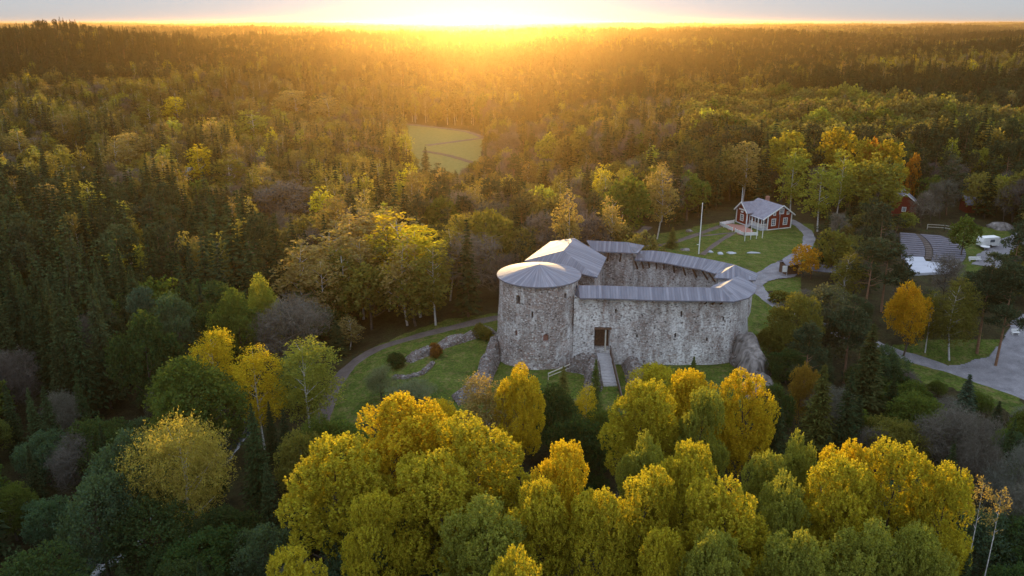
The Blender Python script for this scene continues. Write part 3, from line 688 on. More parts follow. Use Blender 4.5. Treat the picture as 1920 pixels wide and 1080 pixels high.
# barns
def barn(px_, py_, L, W, H, rz, label, roofm='felt'):
    q = PT(px_, py_); t = thing('red_barn', q, label, 'barn', rz=rz); mb = MB()
    g = [(-W/2, -L/2, -.5), (W/2, -L/2, -.5), (W/2, -L/2, H), (0, -L/2, H+W*.42), (-W/2, -L/2, H)]; b = [(x, L/2, z) for x, y, z in g]
    mb.poly(g); mb.poly(b[::-1])
    for i in range(5): mb.poly([g[(i+1) % 5], g[i], b[i], b[(i+1) % 5]])
    mb.obj('wall', M['red'], t); r = MB()
    for s in (-1, 1): r.slab([(0, -L/2-.4, H+W*.42+.15), (0, L/2+.4, H+W*.42+.15), (s*(W/2+.5), L/2+.4, H-.1), (s*(W/2+.5), -L/2-.4, H-.1)], .12)
    r.obj('roof', M[roofm], t); tr = MB()
    for s in (-1, 1): tr.bar((0, -L/2-.45, H+W*.42+.12), (s*(W/2+.5), -L/2-.45, H-.12), .08, .25)
    tr.obj('bargeboard', M['white'], t); win(t, (0, -L/2, H*.55), .9, 1.1, 'v')
barn(1690, 400, 8, 6.0, 3.6, -.35, 'red gabled barn half hidden by trees right of the house')
barn(1825, 396, 6, 4.5, 2.4, 1.45, 'long low red shed behind the open-air theatre')
# open-air theatre
def quad3(pxs, z): return [P(x, y, z) for x, y in pxs]
q = PT(1745, 480); th = thing('open_air_theatre', (q.x, q.y, q.z), 'grey wooden tiers of an open-air theatre', 'theatre')
lo = [PT(1690, 484), PT(1790, 492), PT(1808, 496)]
def tier_pt(f, s):   # s along row 0..1, f up the tiers
    a = PT(1690-4*f, 486-42*f).lerp(PT(1800+34*f*(1-f)*2-40*f*f, 494-44*f), s); return a
rows = 13; mb = MB()
for k in range(rows):
    f0 = k/rows; f1 = (k+.90)/rows; z = .1+.09*k
    for s in range(8):
        s0, s1 = s/8, (s+1)/8
        if s == 3: continue
        q4 = [tier_pt(f0, s0), tier_pt(f0, s1), tier_pt(f1, s1), tier_pt(f1, s0)]; q4 = [v-Vector((q.x, q.y, 0)) for v in q4]
        mb.hexa([Vector((v.x, v.y, -.6)) for v in q4]+[Vector((v.x, v.y, z)) for v in q4])
M['bench'] = simple('bench_wood', (.10, .095, .115), (.15, .142, .165), 1.5)
mb.obj('seating', M['bench'], th); mb = MB()
for k in range(rows):
    q4 = [tier_pt(k/rows, 3.08/8), tier_pt(k/rows, 3.92/8), tier_pt((k+1)/rows, 3.92/8), tier_pt((k+1)/rows, 3.08/8)]; q4 = [v-Vector((q.x, q.y, 0)) for v in q4]
    mb.hexa([Vector((v.x, v.y, -.6)) for v in q4]+[Vector((v.x, v.y, -.02+.09*k)) for v in q4])
mb.obj('aisle_steps', M['path'], th)
st_ = [PT(x, y) for x, y in ((1694, 485.5), (1730, 486), (1735, 494), (1798, 500), (1780, 514), (1712, 517))]; b0_ = st_[0].copy()
mb = MB(); top = [Vector((v.x-b0_.x, v.y-b0_.y, .55)) for v in st_]; bot = [Vector((v.x-b0_.x, v.y-b0_.y, -.3)) for v in st_]
tS = thing('stage', b0_, 'pale grey stage floor below the theatre tiers', 'stage'); mb.poly(top)
for i in range(6): mb.poly([bot[i], bot[(i+1) % 6], top[(i+1) % 6], top[i]])
M['stage'] = simple('stage_boards', (.36, .37, .42), (.5, .51, .56), 1.2, .7, .01, .3, (.3, 6, 1)); mb.obj('floor_boards', M['stage'], tS)
def obox(name, px_, py_, dims, m, label, cat, z=None, rz=0, leg=False):
    qq = PT(px_, py_); t = thing(name, qq, label, cat, rz=rz)
    MB().box((0, 0, dims[2]/2+(.5 if leg else 0)), dims).obj('body', M[m], t)
    if leg:
        for s in (-1, 1): MB().box((s*dims[0]*.35, 0, .25), (.15, dims[1]*.8, .5)).obj('leg', M['dark_wood'], t)
    return t
cv = PT(1851, 463); t = thing('caravan', cv, 'small white caravan on the lawn by the grey road', 'caravan', rz=.2)
bm_ = MB(); pr = [(-2.3, .5), (2.2, .5), (2.4, 1.4), (2.1, 2.5), (-2.0, 2.5), (-2.4, 1.6)]
bm_.poly([(a, -1, b) for a, b in pr]); bm_.poly([(a, 1, b) for a, b in pr][::-1])
for i in range(6):
    a, b = pr[i], pr[(i+1) % 6]; bm_.poly([(b[0], -1, b[1]), (a[0], -1, a[1]), (a[0], 1, a[1]), (b[0], 1, b[1])])
bm_.obj('body', M['white'], t); MB().tube((-.1, -1.05, .4), (-.1, 1.05, .4), .38, .38, 14).obj('wheel', M['black'], t); MB().box((.2, -1.02, 1.7), (1.2, .05, .6)).obj('window', M['glass'], t); MB().bar((-2.3, 0, .5), (-3.4, 0, .45), .12).obj('drawbar', M['black'], t)
cvr = PT(1846, 468); t = thing('round_table', cvr, 'round white garden table in front of the caravan', 'table')
MB().tube((0, 0, .72), (0, 0, .78), 1.0, 1.0, 18).obj('tabletop', M['white'], t); MB().tube((0, 0, 0), (0, 0, .72), .08, .06).obj('leg', M['white'], t)
def bench(px_, py_, L, label, m='white', rz=0):
    qq = PT(px_, py_); t = thing('bench', qq, label, 'bench', rz=rz)
    MB().box((0, 0, .5), (L, .5, .1)).obj('seat', M[m], t); MB().bar((-L/2, .3, .85), (L/2, .3, .85), .07, .35).obj('backrest', M[m], t)
    for s in (-1, 1): MB().box((s*L*.4, .05, .25), (.1, .45, .45)).obj('leg', M[m], t)
bench(1827, 490, 2.6, 'white bench on the grass right of the theatre')
bench(1903, 628, 1.3, 'white bench beside the gravel turning area')
# sheds and roadside
q = PT(1478, 512); t = thing('shed', q, 'small dark shed beside the orange maple', 'shed', rz=.3)
MB().box((0, 0, 1.1), (3, 2.4, 2.2)).obj('wall', M['dark_wood'], t); r = MB(); r.slab([(-1.9, -1.6, 2.3), (1.9, -1.6, 2.3), (1.9, 0, 3.1), (-1.9, 0, 3.1)], .12); r.slab([(-1.9, 1.6, 2.3), (1.9, 1.6, 2.3), (1.9, 0, 3.1), (-1.9, 0, 3.1)], .12); r.obj('roof', M['felt'], t)
q = PT(1470, 518); t = thing('notice_board', q, 'white notice board beside the small dark shed', 'notice board')
MB().box((0, 0, 1.6), (.9, .08, 1.3)).obj('panel', M['white'], t)
for s in (-1, 1): MB().box((s*.5, 0, 1.1), (.1, .1, 2.2)).obj('post', M['grey_wood'], t)
q = PT(1541, 522); t = thing('picnic_shelter', q, 'low shelter with pale slatted roof near the orange maple', 'shelter', rz=-.35)
r = MB(); r.slab([(-2.5, -1.5, 1.9), (2.5, -1.5, 1.9), (2.5, 1.5, 2.5), (-2.5, 1.5, 2.5)], .1); r.obj('roof', M['roof'], t)
for a in (-2.2, 2.2):
    for b in (-1.2, 1.2): MB().box((a, b, 1), (.15, .15, 2)).obj('post', M['dark_wood'], t)
fence([(1738, 430), (1770, 432), (1795, 437)], 1.3, 'pale wooden rail fence above the theatre tiers', 'rail_fence', 'pale_wood', solid=False, step=2.5)
q = PT(355, 338); t = thing('cabin', q+Vector((0, 0, 1.2)), 'tiny pale cabin roof showing in the left forest', 'cabin', rz=.4)
MB().box((0, 0, 1.), (5.0, 4.4, 3.6)).obj('wall', M['white'], t); r = MB(); r.slab([(-3, -2.7, 2.7), (3, -2.7, 2.7), (3, 0, 4.1), (-3, 0, 4.1)], .15); r.slab([(-3, 2.7, 2.7), (3, 2.7, 2.7), (3, 0, 4.1), (-3, 0, 4.1)], .15); r.obj('roof', M['concrete'], t)
# ------------------------------------------------------------------ tree builders (numpy leaf cards)
def cards(c, ax, L, W, rg, flat=0.0):
    """rhombus leaves: centres c, long axis ax"""
    n = len(c); r = rg.normal(size=(n, 3)); r[:, 2] += flat*3
    ax = ax/np.linalg.norm(ax, axis=1, keepdims=True)
    s = np.cross(ax, r); s /= np.linalg.norm(s, axis=1, keepdims=True)+1e-9
    L = np.asarray(L).reshape(-1, 1); W = np.asarray(W).reshape(-1, 1)
    V = np.stack([c-ax*L*.5, c+s*W*.5-ax*L*.08, c+ax*L*.5, c-s*W*.5-ax*L*.08], 1).reshape(-1, 3)
    return V, np.arange(4*n).reshape(n, 4)
def lobed(rg, lobes, ntuft, nleaf, tl, leaf, up=.6, aspect=.6, shell=(.72, 1.05), spread=.35):
    lobes = np.array(lobes, float); vol = (lobes[:, 3]*lobes[:, 4]+lobes[:, 4]*lobes[:, 5]+lobes[:, 3]*lobes[:, 5]); pr = vol/vol.sum()
    k = rg.choice(len(lobes), ntuft*3, p=pr); d = rg.normal(size=(ntuft*3, 3)); d /= np.linalg.norm(d, axis=1, keepdims=True)
    d[:, 2] = np.abs(d[:, 2])*np.where(rg.random(len(d)) < .72, 1, -1); r = rg.uniform(shell[0], shell[1], (len(d), 1))
    p = lobes[k, :3]+d*lobes[k, 3:6]*r; ok = np.ones(len(p), bool)
    for i in range(len(lobes)):
        q = (p-lobes[i, :3])/lobes[i, 3:6]; ok &= ~((np.linalg.norm(q, axis=1) < .68) & (k != i))
    p = p[ok][:ntuft]; d = d[ok][:ntuft]; ax = d*(1-up)+np.array([0, 0, up]); ax /= np.linalg.norm(ax, axis=1, keepdims=True)
    n = len(p); t = rg.random((n, nleaf)); Lt = tl*rg.uniform(.6, 1.3, (n, 1))
    c = p[:, None]+ax[:, None]*(t*Lt)[..., None]+rg.normal(size=(n, nleaf, 3))*(spread*tl*(1-.6*t))[..., None]
    la = ax[:, None]*.7+rg.normal(size=(n, nleaf, 3))*.6
    c = c.reshape(-1, 3); la = la.reshape(-1, 3); s = leaf*rg.uniform(.65, 1.35, len(c))
    return cards(c, la, s, s*aspect, rg)
def tubes(segs, n=5):
    V = []; F = []
    for a, b, r0, r1 in segs:
        a = np.array(a, float); b = np.array(b, float); d = b-a; d /= np.linalg.norm(d)+1e-9
        x = np.cross(d, [0, 0, 1.] if abs(d[2]) < .95 else [1., 0, 0]); x /= np.linalg.norm(x); y = np.cross(x, d); o = len(V)
        for q, r in ((a, r0), (b, r1)):
            for i in range(n):
                t = 2*math.pi*i/n; V.append(q+(x*math.cos(t)+y*math.sin(t))*r)
        for i in range(n): j = (i+1) % n; F.append((o+i, o+j, o+n+j, o+n+i))
    return np.array(V), np.array(F)
def stems(rg, H, r, bend=.3, top=.9, nb=8, b0=.4, blen=2., rise=.8):
    segs = []; pts = [np.zeros(3)]; off = rg.normal(size=2)*bend
    n = 7
    for i in range(1, n+1):
        f = i/n; pts.append(np.array([off[0]*math.sin(f*3), off[1]*math.sin(f*2.3), H*top*f]))
    for i in range(n): segs.append((pts[i], pts[i+1], r*(1-i/n*.9), r*(1-(i+1)/n*.9)))
    for k in range(nb):
        f = b0+(1-b0)*k/nb*.95; i = min(int(f*n), n-1); p = pts[i]+(pts[i+1]-pts[i])*(f*n-i); a = rg.uniform(0, 6.28)
        L = blen*(1.1-f*.6)*rg.uniform(.7, 1.2); e = p+np.array([math.cos(a)*L, math.sin(a)*L, L*rise]); m = (p+e)/2-np.array([0, 0, L*.08])
        rr = r*(1-f)*.55+.025; segs += [(p, m, rr, rr*.7), (m, e, rr*.7, rr*.25)]
    return segs
def merge(parts):
    V = []; F = []; o = 0
    for v, f in parts: V.append(v); F.append(f+o); o += len(v)
    return np.concatenate(V), np.concatenate(F)
def lump(rg, H, base, rx, rz, n, rs, taper=.5, skew=.25):
    """irregular crown of sub-lobes round an ovoid"""
    L = [(0, 0, H-rz, rx*.72, rx*.72, rz*.86)]
    for i in range(n):
        t = rg.uniform(-.85, .86); a = rg.uniform(0, 6.28)+i*2.4; rr = math.sqrt(max(0, 1-t*t))*(1-taper*max(t, 0)*.3); s = rg.uniform(*rs)
        k = rg.uniform(.66, .92); L.append((math.cos(a)*rr*rx*k+skew*math.sin(a*2), math.sin(a)*rr*rx*k, H-rz+t*(rz-s*.6), s, s, s*rg.uniform(1.0, 1.5)))
    L.append((rg.normal()*.3, rg.normal()*.3, H-rs[1]*1.1, rs[1]*.8, rs[1]*.8, rs[1]*1.1)); return L
VAR = {}
def variant(kind, lod, crown, trunk, H, W, leafm, barkm):
    cm = mk(kind+'_crown', crown[0], crown[1], M[leafm]); tm = mk(kind+'_trunk', trunk[0], trunk[1], M[barkm], smooth=True)
    vv, ff = merge([crown, trunk]); mi = np.concatenate([np.zeros(len(crown[1])), np.ones(len(trunk[1]))])
    d = dict(crown=cm, trunk=tm, H=H, W=W, kind=kind)
    if lod == 'mid': d['both'] = mk(kind+'_tree', vv, ff, [M[leafm], M[barkm]], mi=mi)
    VAR.setdefault((kind, lod), []).append(d)
for s in range(5):
    rg = np.random.default_rng(100+s); H = 20.; W = 3.3
    for lod, nt_, nl, ls, tl in (('hi', 2900, 16, .20, .75), ('mid', 700, 6, .52, .9)):
        rg = np.random.default_rng(100+s); L = lump(rg, H, 5, W*1.0, 7.2, 44, (.65, 1.2), .6, .3)
        L = [(a, b, c_, p*.72, q*.72, e*.9) for a, b, c_, p, q, e in L[:1]]+[(a*1.08, b*1.08, c_, p, q, e*1.15) for a, b, c_, p, q, e in L[1:]]
        c = lobed(rg, L, nt_, nl, tl, ls, .78, .62, (.84, 1.04), .13)
        variant('poplar', lod, c, tubes(stems(rg, H, .28, .4, .86, 12, .3, 2.6, 1.2)), H, 2*W, 'leaf', 'bark')
for s in range(3):
    for lod, nt_, nl, ls in (('hi', 2000, 8, .28), ('mid', 520, 6, .55)):
        rg = np.random.default_rng(200+s); H = 12.; L = lump(rg, H, 3, 4.0, 4.8, 17, (1.3, 2.1), .3)
        c = lobed(rg, L, nt_, nl, .7, ls, .35, .7, (.72, 1.05), .4)
        variant('broadleaf', lod, c, tubes(stems(rg, H, .25, .4, .8, 10, .25, 3.0, .7)), H, 8., 'leaf', 'bark')
for s in range(4):
    for lod, nt_, nl, ls in (('hi', 1500, 9, .22), ('mid', 520, 6, .42)):
        rg = np.random.default_rng(300+s); H = 18.; L = lump(rg, H, 4, 2.5, 7.0, 18, (.8, 1.25), .7)
        c = lobed(rg, L, nt_, nl, 1.0, ls, -.5, .6, (.6, 1.05), .22)
        variant('birch', lod, c, tubes(stems(rg, H, .16, .35, .95, 16, .3, 1.9, 1.1)), H, 5., 'leaf', 'birch_bark')
for s in range(2):
    rg = np.random.default_rng(350+s); H = 14.4; L = lump(rg, H, 4, 5.6, 5.6, 26, (1.2, 1.9), .2, .6)
    c = lobed(rg, L, 3300, 13, 1.6, .21, -.75, .55, (.6, 1.08), .14)
    variant('weeping_birch', 'hi', c, tubes(stems(rg, H, .24, .5, .9, 20, .22, 4.8, .75)), H, 12., 'leaf', 'birch_bark')
for s in range(2):
    rg = np.random.default_rng(370+s); H = 16.; c = lobed(rg, [(0, 0, 14.6, .7, .7, 1.3), (.3, .1, 13.2, .5, .5, .8), (-.2, .2, 11.5, .35, .35, .6)], 60, 8, .5, .2, .3, .6, (.3, 1.05), .3)
    variant('slim_birch', 'hi', c, tubes(stems(rg, H, .10, .25, .97, 5, .7, .5, 1.4)), H, 1.6, 'leaf', 'birch_bark')
def spruce_crown(rg, H, W, lv, nb, nc, cl, cw, base=.1):
    C = []; A = []; Ls = []; Ws = []
    for i in range(lv):
        f = i/(lv-1); z = H*(base+(1-base)*f*.985); r = W*.5*(1-f)**.82*rg.uniform(.82, 1.1)+.12
        for b in range(nb if f < .85 else max(4, nb//2)):
            a = rg.uniform(0, 6.28); rr = r*rg.uniform(.72, 1.12); dr = np.array([math.cos(a), math.sin(a), 0]); sd = np.array([-math.sin(a), math.cos(a), 0])
            for k in range(nc):
                t = (k+.6)/nc; droop = -.32*rr*t+.16*rr*t*t
                p = dr*rr*t+np.array([0, 0, z+droop])+sd*rg.normal()*rr*.13*t+rg.normal(size=3)*.06
                C.append(p); A.append(dr*.9+sd*rg.normal()*.7+np.array([0, 0, -.28+rg.normal()*.25])); s = cl*rg.uniform(.7, 1.3)*(.55+.45*(1-f)); Ls.append(s); Ws.append(s*cw)
    C = np.array(C); A = np.array(A)
    k = 14; tC = np.stack([np.zeros(k), np.zeros(k), H*np.linspace(.93, 1, k)], 1); tA = rg.normal(size=(k, 3))*.4+np.array([0, 0, 1.])
    v1 = cards(C, A, np.array(Ls), np.array(Ws), rg, .35); v2 = cards(tC, tA, np.full(k, .5), np.full(k, .16), rg)
    return merge([v1, v2])
for s in range(4):
    H = 20.; W = [6., 5.2, 6.6, 4.8][s]
    for lod, lv, nb, nc, cl in (('hi', 46, 15, 7, .75), ('mid', 30, 11, 4, 1.15)):
        rg = np.random.default_rng(400+s)
        variant('spruce', lod, spruce_crown(rg, H, W, lv, nb, nc, cl, .36 if lod == 'hi' else .42), tubes([((0, 0, 0), (0, 0, H*.97), .22, .03)], 6), H, W, 'needle', 'bark')
for s in range(3):
    for lod, nt_, nl, ls in (('hi', 900, 16, .3), ('mid', 300, 9, .55)):
        rg = np.random.default_rng(500+s); H = 17.; L = []
        for i in range(13):
            f = rg.uniform(.42, .97); a = i*2.4; q = 2.3*(1.15-f)*2.0; sz = rg.uniform(.8, 1.35)
            L.append((math.cos(a)*q*rg.uniform(.4, 1), math.sin(a)*q*rg.uniform(.4, 1), H*f, sz*1.25, sz*1.25, sz*.62))
        L.append((0, 0, H*.97, 1.2, 1.2, .9)); L.append((0, 0, H*.8, 1.5, 1.5, 1.6))
        c = lobed(rg, L, nt_, nl, .5, ls, .5, .32, (.4, 1.05), .4)
        variant('pine', lod, c, tubes(stems(rg, H, .2, .3, .97, 14, .42, 2.2, .35)), H, 5.5, 'needle', 'pine_bark')
for s in range(3):
    for lod, nt_, nl, ls in (('hi', 1500, 8, 1.0), ('mid', 480, 7, 1.3)):
        rg = np.random.default_rng(600+s); H = 13.; L = lump(rg, H, 3, 3.3, 5.0, 12, (1.1, 1.7), .4)
        c = lobed(rg, L, int(nt_*.8), nl, 1.0, ls, .55, .035 if lod == 'hi' else .06, (.3, 1.04), .4)
        variant('bare_tree', lod, c, tubes(stems(rg, H, .2, .4, .9, 18, .2, 2.8, 1.1)), H, 6.6, 'twig', 'bark')
for s in range(2):
    for lod, nt_, nl, ls in (('hi', 700, 8, .22), ('mid', 260, 6, .38)):
        rg = np.random.default_rng(700+s); H = 3.; L = lump(rg, H, 0, 1.7, 1.5, 8, (.5, .9), .2)
        c = lobed(rg, L, nt_, nl, .4, ls, .4, .6, (.6, 1.05), .4)
        variant('bush', lod, c, tubes(stems(rg, H, .07, .1, .7, 7, .1, 1.2, .9)), H, 3.4, 'leaf', 'bark')
CAT = dict(slim_birch='birch tree', poplar='poplar tree', broadleaf='broadleaf tree', birch='birch tree', weeping_birch='birch tree', spruce='spruce tree', pine='pine tree', bare_tree='leafless tree', bush='bush')
NAME = dict(slim_birch='birch_tree', poplar='poplar_tree', broadleaf='broadleaf_tree', birch='birch_tree', weeping_birch='weeping_birch', spruce='spruce_tree', pine='pine_tree', bare_tree='bare_tree', bush='bush')
TREES = []      # placed trees: (X,Y,h,w) for spacing and sight lines
def put(kind, x, y, h, w, tint, label, group=None, lod=None, vi=None, rz=None, single=False):
    z = float(terrain(x, y)); lod = lod or ('hi' if y < 125 else 'mid')
    if (kind, lod) not in VAR: lod = 'hi' if (kind, 'hi') in VAR else 'mid'
    vs = VAR[kind, lod]; v = vs[random.randrange(len(vs)) if vi is None else vi % len(vs)]
    rz = random.uniform(0, 6.28) if rz is None else rz; sz = h/v['H']; sxy = w/v['W']
    if single:
        o = link(NAME[kind], v['both'], label=label, cat=CAT[kind], group=group, loc=(x, y, z)); o.rotation_euler.z = rz; o.scale = (sxy, sxy, sz); o['tint'] = list(tint); return o
    o = thing(NAME[kind], (x, y, z-.1), label, CAT[kind], group, rz); o.scale = (sxy, sxy, sz)
    t = link('trunk', v['trunk'], o); c = link('crown', v['crown'], o); c['tint'] = list(tint); t['tint'] = list(tint)
    return o
def at_top(kind, tx, ty, h, wpx, tint, label, group=None, **k):
    """a tree of real height h whose top is seen at that pixel; its distance follows from the ground under it"""
    Y = 90.
    d = ray(tx, ty)
    for _ in range(60):
        t = Y/d[1]; X = d[0]*t; z = float(terrain(X, Y))+h; Yn = (CAMZ-z)/(-d[2])*d[1]; Y = .6*Y+.4*Yn
    t = Y/d[1]; X = d[0]*t; dep = Y*cp+(CAMZ-h)*sp; w = wpx/FPX*dep
    TREES.append((X, Y, h, w, tx, ty, wpx)); return put(kind, X, Y, h, w, tint, label, group, **k)
# colours (base colour of foliage)
YG = (.35, .318, .032); YE = (.45, .355, .026); GY = (.225, .245, .048); GR = (.085, .12, .03); DG = (.045, .075, .028); OR = (.34, .16, .025)
TAN = (.27, .215, .085); BG = (.065, .105, .06); OL = (.14, .14, .035); TW = (.125, .115, .092); SPR = (.037, .053, .021); PIN = (.045, .062, .030)
PG = 'yellow-green poplars below the castle'
POP = [ # x, y, h, wpx, tint, label
 (622, 838, 17.5, 185, YG, 'large poplar at the left end of the foreground row'), (748, 757, 19, 190, YE, 'tall golden poplar second from the left end of the foreground row'),
 (885, 792, 19, 195, YG, 'broad poplar just left of the dark green maples in the foreground'), (818, 856, 18, 185, YG, 'wide poplar standing before the tall golden poplar'),
 (905, 938, 18, 175, GY, 'greenish poplar nearest the camera in the middle of the row'), (1052, 842, 18.5, 115, YE, 'golden poplar right beside the dark gap in the foreground row'),
 (1005, 912, 17.5, 130, YG, 'poplar between the greenish middle poplar and the dark gap'), (970, 1042, 18, 130, YG, 'low poplar top at the very bottom edge, centre'),
 (552, 1036, 15, 132, YG, 'small round poplar at the bottom edge, left'), (975, 687, 17.5, 88, YE, 'tall golden poplar with a reddish top close under the round tower'),
 (1205, 727, 17.5, 132, YG, 'bright poplar right beside the lower end of the footbridge'), (1303, 700, 17, 105, YE, 'golden poplar below the middle of the front wall'),
 (1397, 702, 17, 110, YE, 'golden poplar below the right end of the front wall'), (1322, 737, 18, 92, GY, 'narrow greenish poplar between the two golden poplars'),
 (1212, 818, 17, 92, GY, 'small greenish poplar before the footbridge poplar'), (1288, 842, 18, 125, YG, 'round poplar in the second row below the castle'),
 (1130, 922, 17.5, 128, YG, 'poplar just right of the dark gap in the foreground row'), (1218, 887, 18, 150, YG, 'large poplar right of the dark gap, with a golden top'),
 (1362, 906, 18, 168, YG, 'broad poplar in the front row right of the centre'), (1472, 892, 17.5, 112, GY, 'green poplar with a small bright top, front row right'),
 (1585, 876, 18.5, 140, YG, 'big golden-topped poplar in the right part of the front row'), (1590, 832, 18, 112, YE, 'golden poplar peering over the right front row'),
 (1690, 836, 19, 150, YG, 'wide poplar near the right end of the front row'), (1780, 880, 18.5, 112, YG, 'rightmost poplar of the foreground row'),
 (1498, 815, 16.5, 84, GY, 'olive poplar beside the dark spruces on the right'), (1442, 853, 16, 84, GY, 'low olive poplar left of the one beside the spruces'),
 (1352, 1010, 17, 128, GY, 'poplar top at the bottom edge right of the centre'), (1240, 1000, 16, 110, YG, 'dim poplar at the bottom edge below the golden-topped one'),
 (700, 935, 16.5, 120, YG, 'shaded poplar filling the left of the foreground group'), (1640, 985, 17, 150, GY, 'olive poplar at the lower right of the group'),
 (1740, 1000, 16, 120, GY, 'dull poplar low in the right corner of the row'), (1500, 1000, 17, 130, GY, 'olive poplar at the bottom edge, right half')]
for i, (x, y, h, wp, c, lb_) in enumerate(POP): at_top('poplar', x, y, h, wp, c, lb_, PG, vi=i)
